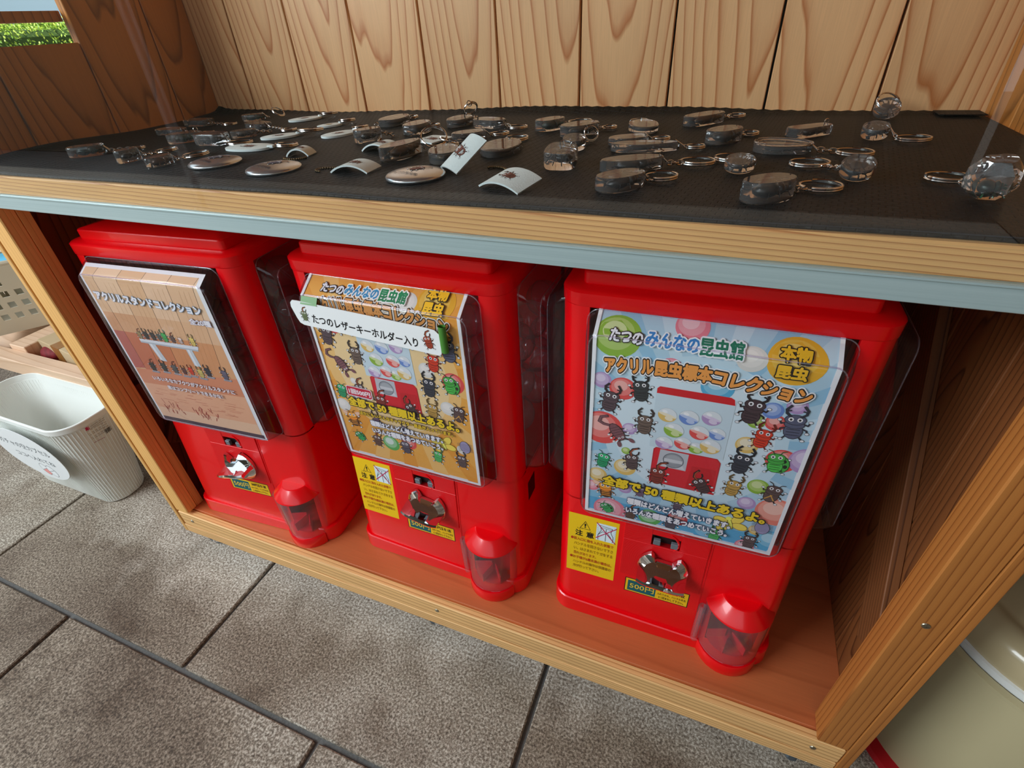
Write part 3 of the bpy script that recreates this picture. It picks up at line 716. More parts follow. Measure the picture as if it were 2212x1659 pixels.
def make_machine(label, loc, rz, knob_ang=0, caution=True):
    t = thing('capsule_machine', label, 'vending machine', loc, (0, 0, rz), 'red capsule machines in the cabinet')
    first = make_machine.proto
    if first is None:
        d = {}
        d['body'] = new_obj('case', make_body(), [RED, REDD], t, smooth=28)
        d['lid'] = new_obj('lid', make_lid(), RED, t, smooth=24)
        d['foot'] = new_obj('foot_rim', make_foot(), RED, t, smooth=35)
        bm = make_cover(); d['cover'] = new_obj('window_cover', bm, COVER, t, smooth=50)
        bm = bmesh.new(); tube(bm, [(a, -.0208, c) for a, c, _ in rrect(.0312, .2188, .2032, .4203, .0105, 5)], .0006, 6, closed=True)
        new_obj('cover_front_edge', bm, EDGE, d['cover'], smooth=True)
        bm = bmesh.new(); tube(bm, [(a, -.0014, c) for a, c, _ in rrect(.0250, .2250, .1980, .4336, .0115, 5)], .0005, 6, closed=True)
        new_obj('cover_back_edge', bm, EDGE, d['cover'], smooth=True)
        bm = bmesh.new(); box(bm, 0.076, 0.1655, -0.0012, 0.003, 0.096, 0.1544, .0004); box(bm, 0.076, 0.1058, -0.0012, 0.003, 0.1544, 0.190, .0003); box(bm, 0.1362, 0.1655, -0.0012, 0.003, 0.1544, 0.190, .0003); box(bm, 0.1058, 0.1362, -0.0012, 0.003, 0.1706, 0.190, .0003)
        box(bm, 0.1665, 0.1685, -0.0006, 0.003, 0.066, 0.178, .0004)
        for v in bm.verts: v.co.y += front_y(v.co.z)
        bmesh.ops.bisect_plane(bm, geom=bm.verts[:] + bm.edges[:] + bm.faces[:], plane_co=(0, 0, .14), plane_no=(0, 0, 1))
        # opening over the coin slot
        cutb = bmesh.new()
        d['plate'] = new_obj('handle_plate', bm, PLATE, t)
        bm = bmesh.new()
        box(bm, 0.1065, 0.1355, 0.0035, 0.0050, 0.155, 0.170); 
        for f in bm.faces: f.material_index = 0
        box(bm, 0.108, 0.1155, -0.0032, 0.001, 0.156, 0.164, .0005, 1); box(bm, 0.1265, 0.134, -0.0032, 0.001, 0.156, 0.164, .0005, 1)
        torus(bm, (0.121, -0.0020, 0.163), 0.0135, 0.0013, (0, 1, 0), 18, 6, 2, 0, 200, 340)
        d['slot'] = new_obj('coin_slot', bm, [BLACK, GREYP, RED], t)
        bm = bmesh.new(); tube(bm, [(0, -.0, 0), (0, -.0005, 0)], .001, 3)
        bm.free()
        d['knob'] = new_obj('coin_handle', make_knob(), CHROME, t, smooth=18, loc=(0.1225, front_y(.125) - 0.0012, 0.1245))
        # hood over the outlet: flat top, sloping rim
        bm = bmesh.new()
        prof = [(0.0, 0.108), (0.0195, 0.108), (0.021, 0.1074), (0.0345, 0.0945), (0.0356, 0.0925), (0.0345, 0.0915), (0.0, 0.0915)]
        lathe(bm, prof, (0.209, 0.0, 0), 30, 178, 362)
        fix(bm); d['hood'] = new_obj('outlet_hood', bm, RED, t, smooth=20)
        # clear half-round flap with its hinge tube
        bm = bmesh.new()
        lathe(bm, [(0.0335, 0.0185), (0.0345, 0.0178), (0.0345, 0.0925), (0.0335, 0.0930)], (0.209, 0.0, 0), 26, 186, 352)
        lathe(bm, [(0.0305, 0.0185), (0.0345, 0.0178)], (0.209, 0.0, 0), 26, 186, 352)
        lathe(bm, [(0.0045, 0.016), (0.0048, 0.018), (0.0048, 0.083), (0.004, 0.0845), (0.0022, 0.0845), (0.0022, 0.020)], (0.1725, -0.0125, 0), 16)
        box(bm, 0.1735, 0.1795, -0.0105, -0.0090, 0.0185, 0.083)
        fix(bm); d['flap'] = new_obj('outlet_flap', bm, FLAP, t, smooth=40)
        bm = bmesh.new(); torus(bm, (0.209, 0, 0.0182), 0.0342, 0.0007, (0, 0, 1), 26, 5, 0, 0, 6, 174)
        new_obj('flap_rim', bm, plain('clear_edge', 'd9c3cf', 0.2), d['flap'], smooth=True); bm = bmesh.new(); torus(bm, (0.209, 0, 0.0926), 0.0342, 0.0006, (0, 0, 1), 26, 5, 0, 0, 6, 174)
        rim = new_obj('flap_rim', bm, plain('clear_edge', 'd9c3cf', 0.2), d['flap'], smooth=True)
        bm = bmesh.new(); lathe(bm, [(0.0, 0.0245), (0.012, 0.0245), (0.027, 0.0262)], (0.209, 0, 0), 24)
        for a in range(3):
            an = radians(200 + a * 55); q = bmesh.new(); box(q, 0.004, 0.026, -.0007, .0007, .0245, .040)
            bmesh.ops.transform(q, matrix=Matrix.Translation((0.209, -0.002, 0)) @ Matrix.Rotation(an, 4, 'Z'), verts=q.verts[:]); tmp_ = bpy.data.meshes.new('q'); q.to_mesh(tmp_); q.free(); bm.from_mesh(tmp_); bpy.data.meshes.remove(tmp_)
        d['tray'] = new_obj('outlet_tray', bm, plain('tray_red', 'd3142b', 0.35), t)
        bm = bmesh.new(); box(bm, MW - 0.0002, MW + 0.0005, 0.030, 0.052, 0.142, 0.172, .0001)
        d['side'] = new_obj('rating_plate', bm, plain('rating_ink', '3c070b', .4), t)
        make_machine.proto = d; out = d
    else:
        out = {}
        for k, o in first.items():
            c = copy_tree(o); c.parent = t; out[k] = c
    out['knob'].rotation_euler = (0, knob_ang, 0)
    # side windows: same tray turned to the left and right
    for s in (-1, 1):
        c = copy_tree(out['cover'], t)
        if s < 0: c.location = (0, MD, 0); c.rotation_euler = (0, 0, -pi / 2)
        else: c.location = (MW, 0, 0); c.rotation_euler = (0, 0, pi / 2)
    # price sticker
    P = Print(); 
    P.rect(84, 66.5, 157, 90.5, '151515'); P.rect(85, 67.5, 156, 89.5, 'f2bf1d')
    P.rect(87.5, 69, 120, 86.8, '0d5f66')
    P.text('500円', (90, 73.2), (118, 73.2), 9.5, [('0c3438', .03), ('e9c645', .012)])
    P.text('500円玉を1枚', (125, 81.5), (152, 81.5), 5.4, [('1a1a14', .03)])
    P.text('入れてから、ハンドルを右', (122, 75.3), (154, 75.3), 3.9, [('2a2414', .01)])
    P.text('に1回まわして下さい。', (124, 69.6), (152, 69.6), 3.9, [('2a2414', .01)])
    P.build('price_sticker', t, sticker_surf(lambda z: front_y(z)))
    if caution:
        P = Print(); P.rect(12.2, 76.5, 70.2, 172.5, 'f3c617')
        tri = [(26, 151), (38, 151), (32, 163)]; P.line([tri[0], tri[1]], .7, '1c1a10'); P.line([tri[1], tri[2]], .7, '1c1a10'); P.line([tri[2], tri[0]], .7, '1c1a10')
        P.text('!', (31.2, 153), (32.8, 153), 6.5, [('1c1a10', .03)])
        P.text('ちゅう', (22.5, 149), (29, 149), 2.2, [('1c1a10', 0)]); P.text('い', (37.5, 148), (39.5, 148), 2, [('1c1a10', 0)])
        P.text('注', (21, 138.5), (29.5, 138.5), 9, [('1c1a10', .035)]); P.text('意', (34, 138.5), (42.5, 138.5), 9, [('1c1a10', .035)])
        P.rect(45, 139, 67, 166, 'dfeef6')
        for k in range(9): P.line([(45 + k * .25, 165 - k * 2.9), (47.5 + k * .2, 163.5 - k * 2.9)], .35, '8aa8b8'); P.line([(64.8, 164.5 - k * 2.9), (67, 163 - k * 2.9)], .35, '8aa8b8')
        P.line([(49, 163), (63, 161.5)], .6, '27323a'); P.line([(49.5, 160.5), (62.5, 159.5)], .5, '27323a')
        P.line([(49, 163), (50.5, 156), (47, 147), (47.5, 140)], .6, '27323a'); P.line([(63, 161.5), (61.5, 155), (64.5, 148), (64, 140)], .6, '27323a')
        P.line([(56, 159), (56, 140)], .6, '27323a')
        P.line([(48, 149), (52, 154), (58, 153), (62, 147)], .5, '27323a')
        P.line([(45, 166.5), (67.5, 139)], 1.1, 'c01850'); P.line([(45, 142), (67.5, 163.5)], 1.1, 'c01850')
        rows = [('●投入口に指を入れた状態で', 'b8341a', 16, 66, 130.5), ('ハンドルを回さないで下さ', '9a6a10', 20, 66, 122.5), ('い。はさまれてケガをする', '9a6a10', 20, 66, 114.5), ('恐れがあります。', 'b8541a', 20, 47, 106.8),
                ('●お子様だけ未満の場合は、', 'b8341a', 16, 66, 99.2), ('ハンドルの操作は保護者の', '9a6a10', 20, 66, 91.5), ('方が行って下さい。', '9a6a10', 20, 52, 84)]
        rows[4] = ('●お子様が6歳未満の場合は、', 'b8341a', 16, 66, 99.2)
        for s, h, x0, x1, z in rows: P.text(s, (x0, z), (x1, z), 5.0, [(h, .012)])
        P.build('caution_sticker', t, sticker_surf(lambda z: front_y(z)), cuts=(140,))
    return t
make_machine.proto = None
# ---- poster sheet: front face s=0..213 mm, then the sloping top
def sheet_surf(x, s, n):
    X = 0.0345 + x / 1000
    if s <= 213: return Vector((X, -0.0192 - n, 0.206 + s / 1000))
    d = (s - 213) / 1000
    return Vector((X, -0.0192 + d * .818 - n * .575, 0.419 + d * .575 + n * .818))
def sheet(P, h, x0=0, x1=179, s0=0, s1=237): P.poly([(x0, s0), (x1, s0), (x1, s1), (x0, s1)], h)
BALL3 = [(19.3, 214.2, 19.5, 'G'), (9.5, 169.8, 8.3, 'P'), (27.7, 164.1, 11.6, 'R'), (12.2, 116.6, 19.0, 'R'), (75.1, 231.4, 13.1, 'K'), (150.3, 213.5, 20.2, 'O'), (144.3, 167.3, 7.9, 'B'), (159.8, 175.0, 7.6, 'P'), (148.8, 155.8, 7.9, 'R'), (135.2, 153.8, 6.8, 'G'), (133.3, 127.9, 9.0, 'Y'), (101.4, 181.0, 12.8, 'C'), (37.0, 121.3, 6.6, 'P'), (120.5, 210.5, 11.0, 'W'), (64.1, 192.4, 9.4, 'K'), (35.8, 94.1, 4.2, 'G'), (36.3, 72.9, 10.4, 'Y'), (11.1, 55.4, 9.2, 'Y'), (5.9, 38.6, 7.2, 'K'), (38.5, 44.4, 6.8, 'P'), (25.6, 8.4, 16.7, 'K'), (65.9, 11.1, 11.2, 'g'), (92.0, 19.0, 9.5, 'R'), (121.8, 11.5, 15.2, 'C'), (161.8, 118.0, 12.3, 'R'), (179.7, 122.1, 13.8, 'P'), (151.3, 83.8, 8.8, 'G'), (171.2, 57.3, 16.9, 'S'), (146.4, 60.8, 7.8, 'P'), (160.9, 28.8, 6.5, 'Y'), (176.0, 18.7, 13.7, 'C'), (155.8, 3.5, 8.7, 'K')]
CAP3 = [(67.2, 144.6, 7.8, 'Y'), (84.6, 145.8, 8.0, 'B'), (102.1, 149.3, 7.8, 'P'), (74.3, 129.3, 8.3, 'G'), (109.0, 133.7, 6.8, 'B'), (95.0, 131.6, 8.0, 'R'), (94.9, 114.0, 6.6, 'G'), (68.1, 113.1, 7.5, 'P'), (83.6, 116.5, 7.3, 'R'), (106.0, 118.7, 8.4, 'Y')]
BUG3 = [(17.8, 149.9, 10.5, 'stag', '4b3c41'), (42.8, 166.4, 10.0, 'stag', '2d3232'), (49.5, 130.9, 10, 'stag', '5f5046'), (26.2, 115.2, 11.5, 'scorpion', '6e464b'), (130.5, 164.9, 11.5, 'stag', '3c2c30'), (161.8, 157.0, 11.4, 'stag', '4b5064'), (143.0, 139.2, 9.4, 'stag', 'be3219'), (15.4, 77.4, 8.8, 'ant', '1e8c5a'), (42.0, 83.3, 9.2, 'horn', '504141'), (66.8, 72.4, 9.8, 'horn', '782d23'), (105.6, 71.6, 9.1, 'horn', '463232'), (133.2, 108.1, 10.9, 'stag', '2d323c'), (157.9, 116.5, 10.0, 'dome', '3c963c'), (132.1, 77.3, 9.2, 'stag', 'aa8741'), (163.6, 80.6, 9.6, 'shield', '503e3c'), (19.8, 37.7, 9.8, 'bee', 'e18228'), (53.2, 46.0, 6.6, 'stag', '6b5568'), (21.4, 11.0, 6.8, 'dome', '2f8f4f'), (47.3, 11.4, 8.0, 'horn', '5a4238'), (86.1, 11.9, 8.6, 'ant', '504b55'), (89.7, 38.4, 6.2, 'stag', '5a4c58'), (128.3, 10.2, 8.0, 'stag', '46aa5a'), (165.1, 34.2, 8.3, 'pill', '8c87a5'), (158.6, 12.2, 8.4, 'stag', '554646'), (138.4, 30.3, 10.7, 'fly', 'ebc350')]
def toy_machine(P, dy):
    P.poly([(56, 106 + dy), (118.5, 106 + dy), (117.5, 171 + dy), (55.5, 171 + dy)], 'cfe4ec')
    P.poly([(56, 166 + dy), (117.3, 166 + dy), (116, 171.5 + dy), (113, 173.2 + dy), (58, 173.2 + dy), (56, 171 + dy)], 'd8141f')
    P.poly([(60, 62 + dy), (118.2, 62 + dy), (117.6, 102 + dy), (114, 106.4 + dy), (62, 106.4 + dy), (60, 104 + dy)], 'c21a26')
    P.poly([(61, 63 + dy), (117.2, 63 + dy), (116.6, 102 + dy), (113.5, 105.4 + dy), (62.6, 105.4 + dy), (61, 103.5 + dy)], 'e0202f')
    P.poly([(93, 63.5 + dy), (116, 63.5 + dy), (115.5, 93 + dy), (95, 92 + dy)], 'd01824')
    P.poly([(65, 84.2 + dy), (90.4, 84.2 + dy), (90.6, 104.8 + dy), (66, 104.8 + dy)], 'c3c7cc')
    P.poly([(66.5, 85.2 + dy), (89.4, 85.2 + dy), (84, 95 + dy), (70, 95 + dy)], 'd9dcdf')
    P.ell(78.5, 94 + dy, 9.2, 9.0, '70757a', n=24); P.ell(78.5, 94 + dy, 8.4, 8.2, '9a9fa4', n=24); P.ell(78.5, 95.5 + dy, 6.6, 5.2, 'aeb3b7', n=18); P.poly([(70.5, 91.5 + dy), (86.5, 91.5 + dy), (86.5, 95.3 + dy), (70.5, 95.3 + dy)], 'd3d6d8')
def art_poster(t, variant):
    P = Print(8e-6)
    sheet(P, 'f3f6f7')
    if variant == 3:
        P.rect(3.4, 3.4, 175.6, 236.9, 'b5d8e8')
        for k in range(26):       # pale and deeper rays in the blue ground
            P.lay = 2; a = radians(k * 360 / 26 + 5); b = a + radians(6.5); R_ = 240
            P.poly([(88, 125), (88 + R_ * cos(a), 125 + R_ * sin(a)), (88 + R_ * cos(b), 125 + R_ * sin(b))], 'cbe6f1' if k % 2 else '98c9e2')
        P.ell(88, 125, 76, 82, 'c9e6f1', n=30); P.ell(88, 125, 66, 72, 'dbeff6', n=30); P.rect(3.4, 3.4, 175.6, 22, '5ab0da'); P.rect(3.4, 22, 175.6, 30, '86c4e0')
        dy = 0; sh = lambda y: y
    else:
        P.rect(3.4, 3.4, 175.6, 236.9, 'f4b14c')
        for k in range(22):
            P.lay = 2; a = radians(k * 360 / 22 + 4); b = a + radians(8); R_ = 240
            P.poly([(88, 140), (88 + R_ * cos(a), 140 + R_ * sin(a)), (88 + R_ * cos(b), 140 + R_ * sin(b))], 'f8c672' if k % 2 else 'eea23a')
        P.ell(88, 135, 82, 88, 'f8ca7c', n=30); P.ell(88, 135, 68, 78, 'f8d99e', n=30)
        dy = 20; sh = lambda y: y + 20 if y < 185 else y + 10
    for bi, (x, y, r, k) in enumerate(BALL3):
        P.lay = 8 + (bi % 7) * 3
        if variant == 2:
            if k in ('B', 'C', 'P', 'S', 'K') or (k == 'G' and y > 100): continue
            k = {'O': 'O', 'R': 'R', 'g': 'g', 'Y': 'W', 'W': 'W', 'G': 'W'}[k]
            if k == 'R' and r > 15: continue
        balloon(P, x, sh(y), r, k)
    if True:
        a, b = ('f08a1e', 'f7a23f'); xx, yy = 148.5, 214 if variant == 3 else 221
        P.ell(xx, yy, 15.5, 15.5, 'f5c04a', n=26); P.ell(xx, yy, 13, 13, a, n=24); P.ell(xx - 2, yy + 3, 8, 7, b, n=18)
    P.lay = 34; toy_machine(P, dy)
    for ci, (x, y, r, k) in enumerate(CAP3): P.lay = 50 + (ci % 2) * 7; capsule_print(P, x, sh(y), r, k)
    for i, (x, y, r, k, h) in enumerate(BUG3): P.lay = 65; bug(P, x, sh(y), r * 1.24, k, h, ang=(-8, 6, 0, 35, -5, 4, -6)[i % 7] if k != 'fly' else 20)
    o = P.build('poster', t, sheet_surf, cuts=(213,), xlim=(0.0, 179), ylim=(0, 237))
    # white margin frame over anything that ran past it
    F = Print(); 
    for q in ((0, 0, 3.2, 236.9), (175.8, 0, 179, 236.9), (0, 0, 179, 3.2)): F.rect(*q, 'f3f6f7')
    fo = F.build('white_margin', o, lambda x, s, n: sheet_surf(x, s, n + 0.0011), cuts=(213,))
    L = Print(8e-6)
    OUT = [('ffffff', .085), ('17120c', .048)]
    if variant == 3:
        L.text('たつの', (13.5, 211.5), (39.3, 210.2), 9.5, [('17120c', .13), ('f2f4f8', .05)])
        L.text('みんなの', (42.1, 211.2), (82.0, 210.2), 11, [('f4f8fb', .15), ('2f86cc', .045)])
        L.text('昆虫館', (83.5, 209.2), (113.9, 209.6), 13, [('f4f8fb', .15), ('117a5c', .045)])
        segs = [('アクリル', (12.5, 180.5), (51, 185), 13.5), ('昆虫標本', (52.5, 184.2), (95.5, 185), 13.8), ('コレク', (96.5, 185), (130.5, 182.4), 13), ('ション', (132, 182.3), (165.5, 178.6), 12)]
        for q in (0, 1, 2):
            for s, a, b, h in segs: L.text(s, a, b, h, [[('fbfdfd', .21), ('15100a', .135), ('f6a44c', .058)][q]], lay0=q * 19)
        for s, y in (('本物', 213.5), ('昆虫', 199.6)): L.text(s, (138.6, y), (159, y), 10.8, [('17120c', .13), ('f6c020', .052)])
        L.text('全部で 50 種類以上あるよ。', (17.0, 46.2), (164.5, 41.2), 12.3, [('17120c', .135), ('fbd820', .056)])
        L.text('種類はどんどん増えていきます。', (42.4, 26.6), (138.8, 24.2), 8.2, [('2e4a70', .13), ('fcfdfe', .055)])
        L.text('いろんな種類をあつめていこう。', (42.2, 13.4), (138, 12.4), 8.2, [('2e4a70', .13), ('fcfdfe', .055)])
    else:
        L.text('たつの', (22, 219.5), (48.3, 218.5), 9.5, [('17120c', .13), ('f2f4f8', .05)])
        L.text('みんなの', (50.5, 219.2), (88.8, 218.4), 11, [('fafaf6', .15), ('3596c8', .045)])
        L.text('昆虫館', (90.7, 217.3), (119.9, 217.5), 13, [('fafaf6', .15), ('1f8a58', .045)])
        segs = [('アクリル', (16.5, 197), (53, 201.5), 13.5), ('昆虫標本', (54.5, 201.2), (96.5, 202), 13.8), ('コレク', (97.5, 202), (130.5, 200), 13), ('ション', (132, 199.6), (165, 196), 12)]
        for q in (0, 1, 2):
            for s, a, b, h in segs: L.text(s, a, b, h, [[('f4efe4', .21), ('15100a', .135), ('de9a50', .058)][q]], lay0=q * 19)
        for s, y in (('本物', 226.5), ('昆虫', 212.6)): L.text(s, (140.6, y), (161, y), 10.8, [('17120c', .13), ('f6c020', .052)])
        L.poly([(25, 94), (55.5, 93.4), (57.8, 95), (58.4, 105.5), (56.5, 107.6), (26, 107.8), (24, 106), (23.6, 95.4)], 'f4e6e8')
        L.poly([(25.4, 95), (55, 94.4), (56.8, 96), (57.3, 105), (55.8, 106.6), (26.4, 106.8), (25, 105.5), (24.7, 96)], 'd3203f')
        L.text('1回500円', (27.2, 97.2), (55.2, 96.8), 6.6, [('fdf8f9', .045)])
        L.text('全部で 50 種類以上あるよ。', (22.5, 79.8), (161.8, 76.0), 12.3, [('17120c', .135), ('fbd820', .056)])
        L.text('ほかにもいろんなキャラクター商品が入っています。', (33.9, 68.2), (153.2, 67.5), 5.8, [('4a3608', .12), ('f7d030', .045)])
        L.text('種類はどんどん増えていきます。', (45.8, 55.4), (139.3, 54.4), 7.6, [('3a5378', .13), ('fcfdfe', .055)])
        L.text('いろんな種類をあつめていこう。', (46.0, 44.6), (138, 43.6), 7.6, [('3a5378', .13), ('fcfdfe', .055)])
    L.build('poster_lettering', o, lambda x, s, n: sheet_surf(x, s, n + 0.0013), cuts=(213,), ylim=(0, 237))
    return o
def photo_poster(t):
    P = Print(8e-6); 
    P.rect(0, -4, 179, 229, 'eef1f1'); P.rect(3, 3, 173, 224, 'e2b382')
    for i, (xt, xb) in enumerate([(19.3, -9), (56.1, 33), (92.9, 74), (130.1, 117), (167.9, 160)]):   # printed plank joints, running down to the printed floor
        pass
    cols = ['e6bd90', 'efcaa0', 'e5b98a', 'eec8a0', 'e8bf94', 'f0cfa8']
    xs = [3, 19.3, 56.1, 92.9, 130.1, 167.9, 173]; xb = [3, 22, 50, 84, 118, 153, 173]
    for k in range(6):
        P.lay = 3; P.poly([(xs[k], 208), (xs[k + 1], 208), (min(xs[k + 1] + 4, 173), 224), (min(xs[k] + 4, 173) if k else 3, 224)], cols[k])
        P.poly([(xb[k], 84), (xb[k + 1], 84 + 2), (xs[k + 1], 208), (xs[k], 208)], cols[k])
        # reddish shadow photographed low on the wall
        P.poly([(xb[k], 84), (xb[k + 1], 86), (xb[k + 1] + (xs[k + 1] - xb[k + 1]) * .45, 140), (xb[k] + (xs[k] - xb[k]) * .45, 140)], ['c0685a', 'cc7450', 'd07f52', 'd9925e', 'dd9c68', 'e2aa78'][k])
        P.poly([(xb[k] + (xs[k] - xb[k]) * .45, 140), (xb[k + 1] + (xs[k + 1] - xb[k + 1]) * .45, 140), (xb[k + 1] + (xs[k + 1] - xb[k + 1]) * .66, 166), (xb[k] + (xs[k] - xb[k]) * .66, 166)], ['d9a070', 'dda878', 'e0ae80', 'e3b486', 'e6b98c', 'e8be94'][k])
    for k in range(1, 6):
        P.lay = 8; P.line([(min(xs[k] + 4, 172.6), 224), (xs[k], 208), (xb[k], 85)], .55, '4a2c16')
        for q in range(3): P.line([(xs[k] - 8 - q * 7, 206), (xb[k] - 8 - q * 7, 100)], .25, 'c08a58') if xb[k] - 8 - q * 7 > 4 else None
    P.poly([(3, 3), (173, 3), (173, 93), (3, 83)], 'eeb48c')
    P.poly([(3, 60), (173, 66), (173, 93), (3, 83)], 'de9068'); P.poly([(3, 3), (173, 3), (173, 22), (3, 20)], 'f2caa4')
    random.seed(3)
    for k in range(70):
        P.lay = 16 + k % 9; x = random.uniform(6, 150); y = random.uniform(28, 62); L_ = random.uniform(4, 20); P.line([(x, y), (min(x + L_, 171), y + random.uniform(-.6, .8))], random.uniform(.3, .8), random.choice(['c76a48', 'd08560', 'b9573c', 'e8b08a']))
    for k in range(46):
        P.lay = 26 + k % 9; x = random.choice([random.uniform(20, 52), random.uniform(66, 112)]); y = random.uniform(12, 30); P.line([(x, y), (x + random.uniform(-3, 3), y + random.uniform(3, 9))], random.uniform(.5, 1.6), random.choice(['b04438', 'c25a44', 'a43c34']))
    P.poly([(3, -2.5), (176, -1.5), (176, 4.6), (3, 3.6)], '4d3c48')
    # the little white bench and rows of insect figures
    P.poly([(41, 129), (132.5, 128.6), (135, 133.5), (41, 132.6)], 'e4eaec'); P.poly([(41, 127), (132, 126.5), (132.5, 128.8), (41, 129.2)], 'b9c2c6')
    for a, b in (((53, 65, 58.8, 69.5)), ((112, 122.6, 113.4, 123.6))) and [((53, 64), (58.8, 69.5)), ((112.5, 122), (114, 124))]:
        P.poly([(a[0], 127), (a[1], 127), (b[1], 103), (b[0], 103)], 'cfd8da'); P.poly([(a[0] + 2, 127), (a[0] + 5, 127), (b[0] + 4, 103), (b[0] + 1.5, 103)], 'edf2f3')
    for x, y, r, k, h in ((46, 139, 6, 'horn', '8b7a50'), (57, 140, 6.5, 'stag', '2e2e2c'), (68, 140, 6.5, 'stag', '33312c'), (78, 140, 5.5, 'stag', '46524a'), (87, 141, 7.5, 'stag', '3f9b50'), (99, 140, 6, 'horn', '5c4a44'), (111, 139.5, 5, 'ant', 'b9a9a0'), (130, 141, 7, 'stag', 'cbb661')):
        P.lay = 45 + int(x) % 3 * 9; bug(P, x, y, r, k, h, eyes=False)
    for x, y, r, k, h in ((38, 92, 7.5, 'horn', '2c2c26'), (58, 94, 7.5, 'stag', '2b3330'), (76, 94, 7.5, 'horn', '4c4f4e'), (91, 93, 6, 'stag', '54302c'), (103, 95, 6.5, 'stag', 'c23a22'), (118, 94, 7.5, 'stag', 'b9a85e'), (131, 98, 7.5, 'stag', '2b2f38'), (157, 98, 8, 'stag', '5b5766')):
        P.lay = 44 + int(x) % 3 * 9; P.poly([(x - 6, y - 10), (x + 6, y - 10.4), (x + 8, y - 7.6), (x - 4, y - 7.2)], '9a9ba0'); bug(P, x, y, r, k, h, eyes=False)
    dz = -0.0
    surf = lambda x, s, n: sheet_surf(x, s, n)
    o = P.build('poster', t, surf, cuts=(213,))
    L = Print(8e-6)
    o1 = [('4d86ad', .09), ('f8fafb', .05)]
    L.text('アクリルスタンドコレクション', (8.7, 183.2), (166, 179.2), 10.5, o1)
    L.text('全20種', (142, 165.5), (172.6, 165), 7.6, [('9a8fae', .07), ('f8f8f8', .03)])
    L.text('いろいろなカブクワがアクリルスタンドに', (28.4, 70), (161.3, 69.4), 6.4, [('9a7f8e', .075), ('fbf8f6', .035)])
    L.text('君はコンプリートできるかな！', (47.1, 58), (137.2, 58.2), 6.0, [('9a7f8e', .075), ('fbf8f6', .035)])
    L.build('poster_lettering', o, lambda x, s, n: sheet_surf(x, s, n + 0.0013), cuts=(213,))
    return o

M1 = make_machine('red capsule machine on the left with wood-look poster of acrylic insect stands', (-0.3544, 0.0348, FZ), 0.0617, radians(-14), caution=False)
M2 = make_machine('red capsule machine in the middle with orange poster and white strip taped across it', (-0.0537, 0.0653, FZ), -0.0067, radians(10))
M3 = make_machine('red capsule machine on the right with blue insect poster', (0.2438, 0.0687, FZ), 0.0161, radians(4))
for M in (M1, M3):
    for c in list(M.children):
        if c.name.startswith('rating_plate'): bpy.data.objects.remove(c)
photo_poster(M1); art_poster(M2, 2); art_poster(M3, 3)
# white name strip taped over the middle machine's window
S = Print()
yo = -0.0262
pts = [(-17.1, 198.2), (-15.5, 203.5), (-12, 205.8), (-6, 206.2), (146, 198.4), (153, 197), (158, 193), (156.0, 171), (153.5, 169.6), (-7, 177.6), (-10.6, 180), (-13.5, 187)]
surf_strip = lambda x, s, n: Vector((0.0345 + x * 1.0 / 1000 * 1.0 + (0.0055 if False else 0), yo - n - 0.000, 0.2055 + s / 1000 + 0.004))
bm = bmesh.new()
# positions measured on the strip's own plane: x 0.0231..0.1963
q = [(0.0229, 0.4072), (0.0238, 0.4120), (0.0268, 0.4148), (0.033, 0.4150), (0.1800, 0.4078), (0.1890, 0.4066), (0.1955, 0.4010), (0.1928, 0.3815), (0.1895, 0.3795), (0.033, 0.3876), (0.0285, 0.3896), (0.0262, 0.395)]
loft(bm, [[(x, yo + 0.0006, z) for x, z in q], [(x, yo, z) for x, z in q]]); fix(bm)
strip = new_obj('name_strip', bm, PAPER, M2); strip['label'] = 'white paper strip with black lettering'
ss = lambda x, s, n: Vector((x / 1000, yo - n, s / 1000))
S.text('たつのレザーキーホルダー入り', (46.5, 392.2), (168.5, 384.8), 10.2, [('15151a', .022)])
bug(S, 37.5, 399.5, 6.6, 'horn', '5f6a4a'); bug(S, 180.5, 393.5, 7.8, 'horn', '8e3a28', ang=12)
S.build('strip_print', strip, ss)
TAPE = plain('green_tape', '4c8a36', 0.4)
bm = bmesh.new(); box(bm, 0.0375, 0.0575, -0.0270, -0.0266, 0.4125, 0.4195)
for v in bm.verts: v.co.y = (-0.0225 if v.co.z > .415 else -0.0268) - (0.0003 if v.co.y < -.0268 else 0)
new_obj('green_tape', bm, TAPE, M2)
bm = bmesh.new(); R_ = []
for z in (0.3850, 0.395, 0.405, 0.4125):
    R_.append([(0.1975 + 0.0038 * cos(a), -0.0265 + 0.0030 * sin(a), z) for a in [radians(k * 36) for k in range(10)]])
loft(bm, R_, cap0=False, cap1=False); new_obj('green_tape', bm, TAPE, M2, smooth=True)

